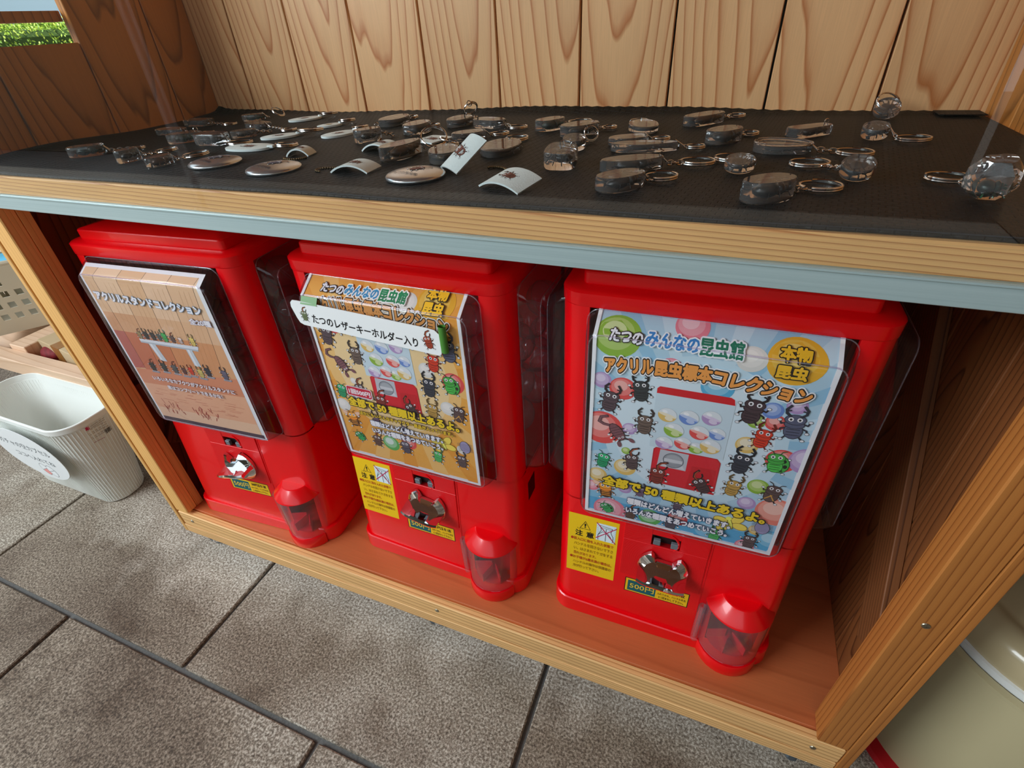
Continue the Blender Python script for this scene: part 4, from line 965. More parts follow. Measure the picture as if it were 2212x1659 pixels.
# ---- empty-looking clear capsules heaped inside the machines
def capsule_bm(r=0.0245):
    bm = bmesh.new(); ball(bm, (0, 0, 0), r, 20, 12)
    return bm
cap0 = None; ncap = 0
for M, nm, where in ((M1, 'left', 'left machine'), (M2, 'middle', 'middle machine'), (M3, 'right', 'right machine')):
    rnd = random.Random(nm); placed = []
    spots = []
    for layer in range(3):
        for ix in range(4):
            for iy in range(4):
                if 0 < ix < 3 and 0 < iy < 3: continue
                if layer == 2 and rnd.random() < .45: continue
                spots.append((0.036 + ix * 0.0593 + rnd.uniform(-.003, .003), 0.036 + iy * 0.0593 + rnd.uniform(-.003, .003), 0.2235 + layer * 0.052 + rnd.uniform(0, .002)))
    for (x, y, z) in spots:
        if cap0 is None:
            t = thing('toy_capsule', '', 'capsule'); o = new_obj('capsule_shell', capsule_bm(), CAPS, t, smooth=True)
            bm = bmesh.new(); torus(bm, (0, 0, 0), 0.0246, 0.0008, (0, 0, 1), 24, 5); new_obj('seam_ring', bm, CAPS, t, smooth=True)
            cap0 = t; c = t
        else: c = copy_tree(cap0)
        c['label'] = 'clear round toy capsule inside the %s' % where; c['group'] = 'capsules inside the %s' % where; c['category'] = 'capsule'
        p = M.location + Matrix.Rotation(M.rotation_euler.z, 3, 'Z') @ Vector((x, y, z)); c.location = p
        c.rotation_euler = (rnd.uniform(0, 3), rnd.uniform(0, 3), rnd.uniform(0, 6))
ITEMS = {
  '1': (-0.3112, 0.0862, 0.0084, 0.0178, 0.0107, 43.0, -0.2752, 0.1196, 0.0073),
  '2': (-0.2218, 0.0704, 0.0096, 0.0126, 0.0075, 90.0, -0.2218, 0.1149, 0.0104),
  '3': (-0.1613, 0.0588, 0.0076, 0.0141, 0.0085, 90.0, -0.1616, 0.1011, 0.0121),
  '4': (-0.329, 0.2092, 0.0055, 0.0202, 0.0121, 3.0, -0.2679, 0.2119, 0.007),
  '5': (-0.2541, 0.1662, 0.0082, 0.0187, 0.0112, 50.0),
  '6': (-0.3484, 0.27, 0.0066, 0.0203, 0.0122, 2.0, -0.2932, 0.2717, 0.0094),
  '7': (-0.2001, 0.1584, 0.0096, 0.02, 0.012, 3.0, -0.1614, 0.1603, 0.0136),
  '8': (-0.1971, 0.2026, 0.0061, 0.0149, 0.0089, 42.0),
  '9': (-0.2902, 0.3135, 0.0067, 0.0154, 0.0092, 35.0, -0.2745, 0.3246, 0.0177),
  '10': (-0.2273, 0.2576, 0.0055, 0.0205, 0.0123, -17.0, -0.1593, 0.2371, 0.0095),
  '11': (-0.0383, 0.2922, 0.007, 0.0256, 0.0154, 91.0, -0.0392, 0.3336, 0.0072),
  '12': (-0.0078, 0.1903, 0.0105, 0.015, 0.009, 57.0),
  '13': (0.0221, 0.2429, 0.0085, 0.0207, 0.0124, 88.0, 0.0234, 0.2747, 0.0044),
  '14': (0.0524, 0.2902, 0.007, 0.0219, 0.0132, 91.0, 0.0515, 0.3503, 0.0123),
  '15': (0.0945, 0.2813, 0.0071, 0.0205, 0.0123, -15.0, 0.1328, 0.2712, 0.0103),
  '16': (0.1026, 0.2102, 0.0065, 0.0184, 0.0111, 44.0, 0.124, 0.2311, 0.0095),
  '17': (0.0722, 0.1277, 0.01, 0.0251, 0.0106, 75.0, 0.0809, 0.1605, 0.0272),
  '18': (0.1208, 0.1218, 0.0079, 0.0228, 0.0137, 112.0, 0.1016, 0.1681, 0.0094),
  '19': (0.1594, 0.1604, 0.0055, 0.0294, 0.0177, 95.0, 0.1546, 0.2107, 0.0116),
  '20': (0.1704, 0.2712, 0.0088, 0.0179, 0.0107, 59.0, 0.1929, 0.3093, 0.0127),
  '21': (0.211, 0.2426, 0.009, 0.0221, 0.0132, 56.0, 0.2334, 0.2757, 0.0072),
  '22': (0.2239, 0.1773, 0.0072, 0.01, 0.01, 0.0, 0.2317, 0.207, 0.0045),
  '23': (0.2319, 0.1112, 0.0105, 0.0128, 0.0128, 0.0),
  '24': (0.2691, 0.273, 0.0055, 0.0244, 0.0146, 107.0, 0.26, 0.3034, 0.0094),
  '25': (0.2672, 0.2046, 0.0055, 0.0187, 0.0112, 33.0, 0.2913, 0.2202, 0.006),
  '26': (0.2865, 0.1793, 0.0055, 0.0291, 0.0105, 14.0, 0.3251, 0.1891, 0.0075),
  '27': (0.2882, 0.1106, 0.0074, 0.0248, 0.0104, 29.0, 0.3345, 0.1362, 0.0125),
  '28': (0.29, 0.0601, 0.008, 0.0187, 0.0112, 49.0, 0.314, 0.0875, 0.011),
  '29': (0.3241, 0.3119, 0.0078, 0.026, 0.0109, 52.0, 0.3543, 0.3511, 0.0087),
  '30': (0.3483, 0.2215, 0.0092, 0.0188, 0.0113, 55.0, 0.3693, 0.2519, 0.0055),
  '31': (0.3648, 0.1195, 0.0055, 0.0099, 0.0099, 0.0, 0.3594, 0.1518, 0.0141),
  '32': (0.3947, 0.1866, 0.0055, 0.0217, 0.0135, -6.0, 0.4456, 0.1814, 0.0126),
  '33': (0.3827, 0.0515, 0.0103, 0.0175, 0.0105, 41.0, 0.4147, 0.0794, 0.0122),
  '34': (0.4187, 0.2573, 0.0065, 0.0214, 0.0086, 40.0),
  '35': (0.4909, 0.3505, 0.0055, 0.0107, 0.0107, 0.0, 0.4986, 0.3959, 0.0125),
  '36': (0.4673, 0.2476, 0.0067, 0.0096, 0.0096, 0.0, 0.4909, 0.24, 0.0121),
  '37': (0.4375, 0.1095, 0.0061, 0.0096, 0.0096, 0.0, 0.4121, 0.1419, 0.0129),
  '38': (0.4991, 0.0756, 0.0094, 0.0101, 0.0101, 0.0, 0.4899, 0.1134, 0.0124),
  'w1': (-0.2023, 0.3187, 0.0025, 0.0228, 0.0137, 58.0, -0.184, 0.3483, 0.0113),
  'w2': (-0.1244, 0.273, 0.0025, 0.0161, 0.0097, 60.0, -0.1121, 0.294, 0.0096),
  'w3': (-0.0691, 0.2203, 0.0025, 0.0227, 0.0136, 70.0, -0.0599, 0.245, 0.0084),
  'w4': (-0.1399, 0.2007, 0.0025, 0.0218, 0.0131, 47.0, -0.1156, 0.2268, 0.0142),
  'w5': (-0.1277, 0.1409, 0.0025, 0.0282, 0.0169, 5.0, -0.079, 0.1447, 0.0108),
  'b1': (-0.1042, 0.0733, 0.0025, 0.0242, 0.0242, 0.0),
  'b2': (-0.0213, 0.0624, 0.0025, 0.0241, 0.0241, 0.0),
  'b3': (0.1253, 0.0627, 0.0025, 0.0243, 0.0243, 0.0),
}
# ------------------------------------------------------------------ key rings, badges and leather tags on the mat
MZ = 0.0019
def superell(A, B, n=30, e=2.0, taper=0.0):
    out = []
    for i in range(n):
        a = 2 * pi * i / n; c, s = cos(a), sin(a)
        x = A * math.copysign(abs(c) ** (2 / e), c); y = B * math.copysign(abs(s) ** (2 / e), s)
        y *= 1 - taper * (x / A)
        out.append((x, y))
    return out
def block_bm(A, B, h, e=2.0, taper=0.0, n=30):
    bm = bmesh.new(); P_ = superell(A, B, n, e, taper)
    rg = lambda k, z: [(x * k, y * k, z) for x, y in P_]
    loft(bm, [rg(.955, 0), rg(1, h * .10), rg(1, h * .90), rg(.955, h)]); fix(bm); return bm
def rock_bm(A, B, h):
    bm = bmesh.new(); rnd = random.Random(5); n = 11; P_ = [(A * cos(2 * pi * i / n) * rnd.uniform(.85, 1.1), B * sin(2 * pi * i / n) * rnd.uniform(.85, 1.1)) for i in range(n)]
    rg = lambda k, z, j: [(x * k * rnd.uniform(1 - j, 1 + j), y * k * rnd.uniform(1 - j, 1 + j), z + rnd.uniform(-j, j) * .01) for x, y in P_]
    loft(bm, [rg(.6, 0, 0), rg(1.0, h * .35, .1), rg(.95, h * .8, .1), rg(.55, h * 1.15, .05)]); fix(bm); return bm
def insect_bm(L, B, zc, hh, kind):
    bm = bmesh.new()
    if kind == 'spider':
        ball(bm, (0, 0, zc), B * .22, 10, 8, (1.1, 1, .9)); ball(bm, (B * .3, 0, zc), B * .16, 8, 6)
        for s in (-1, 1):
            for k in range(4):
                a = radians(35 + k * 36); x, y = cos(a), s * sin(a)
                tube(bm, [(0, 0, zc), (x * B * .4, y * B * .4, zc + hh * .8), (x * B * .8, y * B * .8, zc - hh * .6)], .0004, 4)
        return bm
    ball(bm, (-L * .15, 0, zc), 1, 12, 8, (L * .42, B * .40, hh)); ball(bm, (L * .30, 0, zc), 1, 10, 6, (L * .18, B * .30, hh * .85)); ball(bm, (L * .48, 0, zc), 1, 8, 6, (L * .10, B * .18, hh * .6))
    for s in (-1, 1):
        for x0, x1 in ((.3, .55), (.05, .05), (-.2, -.5)):
            tube(bm, [(L * x0, s * B * .25, zc - hh * .3), (L * (x0 + x1) / 2, s * B * .62, zc), (L * x1, s * B * .80, zc - hh * .8)], .00045, 4)
        if kind in ('stag', 'beetle'): tube(bm, [(L * .52, s * B * .08, zc), (L * .68, s * B * .22, zc), (L * .80, s * B * .07, zc)], [.0009, .0007, .0002], 5)
    if kind == 'scorp': tube(bm, [(-L * .5, 0, zc), (-L * .8, B * .2, zc + hh * .3), (-L * .7, B * .5, zc + hh * .5)], [.0014, .001, .0004], 5)
    return bm
SPEC = {'black': ((0.012, 0.009, 0.008), .3), 'brown': ((0.10, 0.035, 0.012), .35), 'amber': ((0.42, 0.13, 0.015), .4), 'gold': ((0.48, 0.27, 0.03), .35), 'green': ((0.015, 0.11, 0.05), .25),
        'teal': ((0.02, 0.16, 0.16), .25), 'blue': ((0.012, 0.035, 0.12), .2), 'pale': ((0.30, 0.26, 0.28), .5), 'emerald': ((0.06, 0.34, 0.20), .25)}
def specmat(c): return plain('insect_' + c, SPEC[c][0], SPEC[c][1], coat=.5)
def split_ring(bm, c, r, tilt=(0, 0, 1), wire=0.00085):
    torus(bm, c, r, wire, tilt, 28, 7, 0, wire * 1.9, 0, 359); torus(bm, (c[0], c[1], c[2] + wire * 1.9), r, wire, tilt, 28, 7, 0, wire * .4, 20, 250)
def chain_bm(p, q, n=4):
    bm = bmesh.new(); p, q = Vector(p), Vector(q); d = q - p; L = d.length
    n = max(1, int(round(L / 0.0038))); d.normalize(); side = d.cross(Vector((0, 0, 1)))
    if side.length < .1: side = Vector((1, 0, 0))
    side.normalize()
    for i in range(n):
        c = p + d * (L * (i + .5) / n); nm = Vector((0, 0, 1)) if i % 2 else side; R_ = L / n * .72
        pts = []
        v = nm.cross(d)
        for k in range(10):
            a = 2 * pi * k / 10; pts.append(c + d * cos(a) * R_ + v * sin(a) * R_ * .62)
        tube(bm, pts, .00055, 5, closed=True)
    return bm
# key: (shape exponent, taper, insect kind, colour, label, tilt degrees, lift)
KR = {
 1: (3.2, 0, 'beetle', 'teal', 'clear rounded-bar key ring with a teal beetle, furthest left on the mat'),
 2: (2.2, 0, 'beetle', 'black', 'small oval clear key ring with dark insect, beside the teal-beetle bar at far left'),
 3: (2.0, 0, 'beetle', 'amber', 'oval clear key ring with an orange-brown beetle, left of the silver badges'),
 4: (3.4, 0, 'beetle', 'blue', 'clear bar with a bluish beetle, in front of the lilac block near the left wall'),
 5: (3.0, 0, 'beetle', 'green', 'clear block with a dark green beetle, pressed against a grey speckled block'),
 6: (5.0, 0, 'beetle', 'pale', 'small rectangular lilac-grey key ring, nearest the left rear of the mat'),
 7: (3.6, 0, 'beetle', 'pale', 'grey speckled clear bar key ring with a wire loop, left of the pale leather ovals'),
 8: (2.8, 0, 'beetle', 'brown', 'clear bar with a brown insect, behind the grey speckled bar'),
 9: (2.6, 0, 'beetle', 'emerald', 'clear oval key ring with bright green beetle, at the rear left corner of the mat'),
 10: (3.2, 0, 'beetle', 'pale', 'pale clear bar key ring left of the rear leather ovals, chain towards them'),
 11: (2.2, .1, 'scorp', 'pale', 'long clear oval key ring near the back wall, right of the leather ovals'),
 12: (2.4, 0, 'stag', 'black', 'clear block with a large black insect, standing behind the curled leather tags'),
 13: (2.3, 0, 'beetle', 'pale', 'clear oval key ring with a wire loop, behind the flat square leather tag'),
 14: (2.2, 0, 'stag', 'brown', 'clear oval key ring at the back with its chain piled up on its right end'),
 15: (2.6, 0, 'stag', 'black', 'clear oval key ring with a black beetle, right of the piled-up chain'),
 16: (2.2, 0, 'beetle', 'brown', 'clear oval key ring with a pale base, directly right of the flat leather tag'),
 17: (1.9, .12, 'stag', 'amber', 'long clear leaf-shaped key ring with an orange and black insect'),
 18: (2.1, .1, 'beetle', 'gold', 'clear oval key ring with a golden beetle, left of the upright leather tag'),
 19: (2.0, 0, 'beetle', 'pale', 'flat clear oval disc key ring without dark insect, right of the upright leather tag'),
 20: (2.5, 0, 'beetle', 'emerald', 'clear oval key ring with a pale green beetle, near the middle of the back wall'),
 21: (2.4, 0, 'stag', 'black', 'clear oval key ring with a black stag beetle, right of the pale green beetle'),
 22: (2.0, 0, 'beetle', 'black', 'small round clear key ring behind the spider block', 10),
 23: (3.0, .1, 'spider', 'black', 'thick clear block with a long-legged spider, right of the leather tags', 9),
 24: (2.1, 0, 'beetle', 'blue', 'clear oval key ring with a shiny blue beetle, behind the long pointed one'),
 25: (2.2, 0, 'beetle', 'black', 'clear oval key ring directly behind the long pointed one'),
 26: (1.7, .25, 'stag', 'brown', 'long pointed teardrop key ring of clear resin, in the middle of the mat'),
 27: (2.0, .05, 'stag', 'black', 'longest dark oval key ring with chain and large ring, behind the front black beetle'),
 28: (2.3, 0, 'stag', 'black', 'clear oval key ring with a black beetle, nearest the front edge in the middle'),
 29: (2.5, 0, 'beetle', 'amber', 'long clear oval key ring with an amber cicada shell, against the back wall'),
 30: (2.4, 0, 'stag', 'black', 'clear oval key ring with a thick black beetle, in front of the cicada shell'),
 31: (2.0, 0, 'beetle', 'brown', 'round clear key ring with its large ring lying to the left behind it', 12),
 32: (2.1, .28, 'beetle', 'pale', 'clear teardrop key ring with a raised rim, chain and ring to its right'),
 33: (2.3, 0, 'stag', 'black', 'large clear oval key ring with a dark beetle, nearest the front edge on the right'),
 34: (4.0, .15, 'beetle', 'black', 'dark slab-shaped clear key ring lying alone near the right rear'),
 35: (2.0, 0, 'beetle', 'brown', 'round clear key ring propped up on its ring against the right rear wall', 32),
 36: (2.0, 0, 'beetle', 'black', 'round clear key ring in front of the propped one, large ring to its right', 14),
 37: (2.0, 0, 'scorp', 'black', 'round tilted clear key ring, chain and large ring to its left', 22),
 38: (2.0, 0, 'beetle', 'green', 'uneven rock-shaped clear key ring, furthest right on the mat', 10),
}
CX, CY = 0.36, -0.3057
for k, v in KR.items():
    e, tp, kind, col, label = v[:5]; tilt = v[5] if len(v) > 5 else 0
    it = ITEMS[str(k)]; x, y, h, A, B, th = it[:6]; th = radians(th); h *= 1.22
    if k in (22, 31, 35, 36, 37, 38): A *= 1.06; B = A
    t = thing('key_ring', label, 'key ring', (x, y, MZ), (0, 0, th), 'insect key rings on the mat')
    Rt = Matrix.Identity(3); dz = 0
    if tilt:
        view = Vector((CX - x, CY - y, 0)).normalized(); axis = Vector((-view.y, view.x, 0))
        Rz = Matrix.Rotation(-th, 3, 'Z'); ax = Rz @ axis
        Rt = Matrix.Rotation(radians(tilt), 3, ax); dz = sin(radians(tilt)) * A
    bm = rock_bm(A * 1.25, A * 1.1, 0.018) if k == 38 else block_bm(A, B, h, e, tp)
    for q in bm.verts: q.co = Rt @ q.co + Vector((0, 0, dz))
    new_obj('resin_block', bm, RESIN, t, smooth=30)
    if k == 32:
        bm = bmesh.new(); tube(bm, [(px_ * .97, py_ * .97, h + .0006) for px_, py_ in superell(A, B, 30, e, tp)], .0011, 6, closed=True); new_obj('raised_rim', bm, RESIN, t, smooth=True)
    bm = insect_bm(A * .95, B * 1.15, h * .48, min(h * .34, B * .34), kind)
    for q in bm.verts: q.co = Rt @ q.co + Vector((0, 0, dz))
    new_obj('insect', bm, specmat(col), t, smooth=True)
    if k in (3, 17, 18, 21, 27, 28, 30, 33, 16, 14):      # sandy backing chips cast under the insect
        bm = bmesh.new(); P_ = superell(A * .88, B * .84, 18, 2); loft(bm, [[(a, b, h * .04) for a, b in P_], [(a * .97, b * .97, h * .10) for a, b in P_]]); fix(bm); new_obj('sand_base', bm, plain('sand', 'd8b088', .8, var=.35, bscale=600), t)
    # wire hook through the end
    inv = Matrix.Rotation(-th, 3, 'Z')
    if len(it) > 6:
        rc = Vector((it[6], it[7], 0)); rr = min(max(it[8], .0075), .0135); dr = rc - Vector((x, y, 0)); dist = dr.length; u = dr.normalized()
        lu = inv @ u; ext = 1 / math.sqrt((lu.x / A) ** 2 + (lu.y / B) ** 2)
        edge = lu * (ext * .86) + Vector((0, 0, h * .8 + dz * .5)); tip = lu * (ext + .004) + Vector((0, 0, .0028 if not tilt else .004))
        bm = bmesh.new(); s = Vector((-lu.y, lu.x, 0)) * .0026
        tube(bm, [edge, edge + Vector((0, 0, .0026)), tip + s * .9, tip + lu * .0006, tip - s * .9, edge + Vector((0, 0, .0026)), edge], .00045, 5)
        new_obj('wire_hook', bm, STEEL, t, smooth=True)
        lr = inv @ dr; ln_ = max(lr.length, 1e-4)
        near = lr - lu * rr
        if near.dot(lu) < ext + .004: near = lu * (ext + .006); lr = near + lu * rr
        c_bm = chain_bm(tip, Vector((near.x, near.y, .0022)))
        new_obj('chain', c_bm, STEEL, t, smooth=True)
        bm = bmesh.new()
        if k == 35:
            tl = (0.3, -.6, .75); lr = Vector((0.0, 0.004, 0)); split_ring(bm, (lr.x, lr.y, .0125), .0108, tl)
        elif k in (14,):
            split_ring(bm, (lr.x * .55, lr.y * .55, .012), .0085, (.5, .6, .5)); torus(bm, (lr.x * .5, lr.y * .5, .019), .003, .0006, (1, 0, .2), 14, 5)
        elif k == 22: split_ring(bm, (lr.x, lr.y, .0075), .0065, (.5, -.8, .3), .0006)
        elif k == 17: split_ring(bm, (lr.x, lr.y, .0088), .0125, (-.35, -.45, .8))
        elif k == 9: split_ring(bm, (lr.x, lr.y, .0075), .0085, (.5, -.3, .7))
        elif k == 18: split_ring(bm, (lr.x, lr.y, .0052), .0095, (.1, -.3, .9))
        else: split_ring(bm, (lr.x, lr.y, .0011), rr, (0.02 * sin(k), 0.03, 1))
        new_obj('split_ring', bm, STEEL, t, smooth=True)
    else:
        bm = bmesh.new(); torus(bm, (A * .78, 0, h + .0018 + dz), .0022, .00045, (0, 1, 0), 14, 5); new_obj('wire_hook', bm, STEEL, t, smooth=True)
        if k in (5, 8, 12): new_obj('chain', chain_bm((A * .9, 0, h * .6), (A + .016, .004, .002)), STEEL, t, smooth=True)
    if k == 23:
        bm = bmesh.new(); tube(bm, [(-.002, .004, h), (-.002, .004, h + .0055), (0.0, .006, h + .006), (.0012, .007, h + .001)], .0005, 5); new_obj('wire_hook', bm, STEEL, t, smooth=True)

def flatprint_surf(z): return lambda x, y, n: Vector((x / 1000, y / 1000, z + n))
WL = {'w1': 'pale leather oval key ring with brown beetle print, furthest back beside its steel ring', 'w2': 'pale leather oval with a golden beetle print, second from the back',
      'w3': 'pale leather oval with a brown print, right-hand one of the leather ovals', 'w4': 'pale leather oval with a split ring to its right, left of the middle ones', 'w5': 'pale leather oval nearest the front, behind the two left silver badges'}
for k, label in WL.items():
    x, y, h, A, B, th, rx, ry, rr = ITEMS[k]
    t = thing('leather_key_ring', label, 'key ring', (x, y, MZ), (0, 0, radians(th)), 'pale leather key rings on the mat')
    bm = block_bm(A, B, .0026, 2.2); new_obj('leather_oval', bm, LEATH, t, smooth=30)
    P = Print(); n = 34
    for i in range(n):
        a = 2 * pi * i / n; P.ell(A * 900 * cos(a), B * 880 * sin(a), .45, .3, '9fb0ae', degrees_ := math.degrees(a), 6)
    bug(P, -1, 0, B * 430, 'stag', {'w2': 'b08a3c'}.get(k, '7d5f58'), ang=80, eyes=False)
    P.build('beetle_print', t, flatprint_surf(.0026))
    inv = Matrix.Rotation(-radians(th), 3, 'Z'); lr = inv @ Vector((rx - x, ry - y, 0)); lu = lr.normalized(); ext = 1 / math.sqrt((lu.x / A) ** 2 + (lu.y / B) ** 2)
    rr = max(rr, .009); 
    if lr.length < ext + rr * .7: lr = lu * (ext + rr * .7)
    bm = bmesh.new(); split_ring(bm, (lr.x, lr.y, .003), rr, (.05, .08, 1), .001); new_obj('split_ring', bm, STEEL, t, smooth=True)
    bm = bmesh.new(); c = lu * (ext + .0005); box(bm, c.x - .004, c.x + .004, c.y - .0028, c.y + .0028, .0012, .0040, .0006); new_obj('leather_loop', bm, LEATH, t)
BADGE = plain('badge_foil', (0.62, 0.63, 0.64), 0.22, metal=0.85)
BLb = {'b1': 'round silver button badge with faint beetle picture, left one of the three', 'b2': 'round silver button badge in the middle of the three badges', 'b3': 'round silver button badge with brown beetle, nearest the middle of the shelf'}
for k, label in BLb.items():
    x, y, h, A, B, th = ITEMS[k][:6]; A = .0243
    t = thing('button_badge', label, 'badge', (x, y, MZ), (0, 0, radians(-12)), 'silver button badges')
    bm = bmesh.new(); lathe(bm, [(0, 0.0), (A * .9, 0.0), (A * .985, .0006), (A, .0016), (A * .985, .0026), (A * .93, .0036), (A * .75, .0048), (A * .5, .0056), (A * .25, .0060), (0, .0061)], seg=48)
    new_obj('badge_disc', bm, BADGE, t, smooth=60)
    P = Print(); col = {'b3': '6b3a33', 'b1': '5c5660', 'b2': '5f5866'}[k]
    bug(P, 1, 3, 7.2, 'horn', col, ang=-25)
    P.text('たつの昆虫館', (-13, -12.5), (12, -12.5), 3.2, [('3a3438', .01)])
    P.build('badge_print', t, lambda u, v, n: Vector((u / 1000, v / 1000, .0061 - .0028 * ((u * u + v * v) / 590) ** 1.3 + .0002 + n)))
def tag_sheet(name_label, x, y, rz, L, Wd, arch, z0=0.0, lean=0.0, curl=1.0, fold=False, chain=None):
    t = thing('curled_tag', name_label, 'key ring', (x, y, MZ), (0, 0, radians(rz)), 'curled white leather tags with ball chains')
    nx_, ny_ = 14, 6
    def S_(u, v, n):   # u,v in 0..1
        a = (u - .5) * arch; R_ = L / arch if arch > .01 else 1e3
        X = R_ * sin(a); Z = R_ * (cos(a) - cos(arch / 2)); Y = (v - .5) * Wd
        nx2, nz2 = sin(a), cos(a)
        p = Vector((X + nx2 * n, Y, Z + nz2 * n))
        return Matrix.Rotation(lean, 3, 'X') @ (p + Vector((0, Wd / 2 if lean else 0, 0))) + Vector((0, -Wd / 2 if lean else 0, z0 + .0004))
    bm = bmesh.new(); g = {}
    for s, n in ((0, 0.0), (1, 0.0014)):
        for i in range(nx_ + 1):
            for j in range(ny_ + 1): g[s, i, j] = bm.verts.new(S_(i / nx_, j / ny_, n))
    for i in range(nx_):
        for j in range(ny_):
            bm.faces.new((g[1, i, j], g[1, i + 1, j], g[1, i + 1, j + 1], g[1, i, j + 1])); bm.faces.new((g[0, i, j], g[0, i, j + 1], g[0, i + 1, j + 1], g[0, i + 1, j]))
    for i in range(nx_):
        for j in (0, ny_): bm.faces.new((g[0, i, j], g[0, i + 1, j], g[1, i + 1, j], g[1, i, j]))
    for j in range(ny_):
        for i in (0, nx_): bm.faces.new((g[0, i, j], g[0, i, j + 1], g[1, i, j + 1], g[1, i, j]))
    fix(bm); new_obj('leather_sheet', bm, LEATH, t, smooth=40)
    P = Print(); bug(P, 0, 0, min(L, Wd) * 1000 * .26, 'stag', '6d3f36', ang=75)
    P.build('beetle_print', t, lambda u, v, n: S_(.5 + u / 1000 / L, .5 + v / 1000 / Wd, .0014 + n), cuts=(-2, 0, 2), )
    if chain:
        bm = bmesh.new(); n = chain[3]; 
        for i in range(n):
            a = radians(chain[2] + i * 200 / n); r = .0085
            ball(bm, (chain[0] + r * cos(a) * 1.3, chain[1] + r * sin(a) * .8, .0013), .0011, 8, 6)
        o = new_obj('ball_chain', bm, BRASS, t, smooth=True); o['kind'] = 'stuff'
tag_sheet('small folded white tag with ball chain lying under it, left of the middle badge\'s rear', -0.0391, 0.1196, 12, .026, .017, 2.0, chain=(.002, -.016, 180, 17))
tag_sheet('curved white leather tag with brown beetle print, behind the badge with the brown beetle', 0.0600, 0.0730, 4, .037, .024, 1.25, chain=(-.026, -.004, 60, 16))
tag_sheet('arched white leather tag behind the leaf-shaped key ring', 0.0360, 0.1500, -6, .036, .022, 1.5, chain=(.010, .018, 30, 12))
tag_sheet('flat square white leather tag with brown beetle print, towards the back', 0.0640, 0.2010, -14, .030, .034, .12)
tag_sheet('white leather tag standing up on edge with curled corners, brown beetle upright', 0.1560, 0.0960, -36, .030, .036, 1.1, lean=radians(34), chain=(.026, .012, 0, 18))
tag_sheet('white curled leather tag nearest the front edge, beetle print facing the glass', 0.2130, 0.0480, -22, .040, .026, 1.0, lean=radians(10), chain=(-.002, .022, 40, 20))
# ------------------------------------------------------------------ things left of the cabinet
BINW = plain('white_bin_plastic', 'f3f5f0', 0.42)
t = thing('waste_bin', 'slim white ribbed bin for empty capsules, on the paving left of the cabinet', 'bin', (-0.765, 0.055, GZ), (0, 0, 0))
bm = bmesh.new(); H = 0.206
def bin_ring(z, k, inset=0.0, ribs=True):
    hx = 0.118 + .029 * k - inset; hy = 0.0375 + .0200 * k - inset; r = 0.034 + .010 * k - inset; r = min(r, hy - .001)
    n = 96; pts = []
    per = rrect(-hx, hx, -hy, hy, r, 24)
    return [(x, y + .004 * k, z) for x, y, _ in per]
rings = [bin_ring(z, z / H) for z in (0.0, .003, .05, .10, .15, H - .012)]
rings[0] = bin_ring(0, 0, .004)
rings += [bin_ring(H - .011, 1, -.0015), bin_ring(H - .001, 1, -.0022), bin_ring(H, 1, -.0012), bin_ring(H, 1, .0012), bin_ring(H - .012, 1, .0016), bin_ring(.006, .03, .0030)]
loft(bm, rings, cap0=True, cap1=True); fix(bm); new_obj('bin_shell', bm, BINW, t, smooth=40)
# vertical ribs all round
bm = bmesh.new(); lo, hi = bin_ring(.006, .03, -.0005), bin_ring(H - .014, .93, -.0005)
def resample(r_, n):
    L_ = [0]; 
    for a, b in zip(r_, r_[1:] + r_[:1]): L_.append(L_[-1] + (Vector(a) - Vector(b)).length)
    out = []
    for i in range(n):
        d = L_[-1] * i / n; j = max(k for k in range(len(r_)) if L_[k] <= d); a, b = Vector(r_[j]), Vector(r_[(j + 1) % len(r_)]); f = (d - L_[j]) / max(L_[j + 1] - L_[j], 1e-9); out.append(a.lerp(b, f))
    return out
NR = 120
for a, b in zip(resample(lo, NR), resample(hi, NR)): tube(bm, [a, b], .0010, 5, cap=False)
o = new_obj('vertical_ribs', bm, BINW, t, smooth=True); o['kind'] = 'stuff'
# oval hand-lettered notice taped over the front rim
bm = bmesh.new(); ov = [(-.0 + .097 * cos(a), .060 * sin(a)) for a in [2 * pi * k / 40 for k in range(40)]]
yn = -0.0600
def note_surf(u, v, n): return Vector((u / 1000 + 0.018, yn - .004 + 0.00022 * 0 + v / 1000 * -.03 - n, .133 + v / 1000))
loft(bm, [[note_surf(a * 1000, b * 1000, -.0006) for a, b in ov], [note_surf(a * 1000, b * 1000, 0) for a, b in ov]]); fix(bm)
note = new_obj('oval_notice', bm, PAPER, t); note['label'] = 'oval white hand-lettered notice'
P = Print()
P.text('ガチャの空カプセル', (-73, 14), (73, 12), 15, [('333b45', -.004)]); P.text('ココへ入れてね', (-48, -13), (62, -15), 13, [('333b45', -.004)])
for cx_, f in ((10, True), (30, False)):
    P.ell(cx_, -35, 12, 15, '39424c', 25, 24); P.ell(cx_, -35, 11.2, 14.2, 'f4f7f8', 25, 24)
    if f: P.ell(cx_, -35, 11.2, 14.2, 'f0a09a', 25, 14, 180, 360)
    P.line([(cx_ - 11, -39), (cx_ + 10.5, -30)], .8, '39424c')
P.build('notice_lettering', note, note_surf)
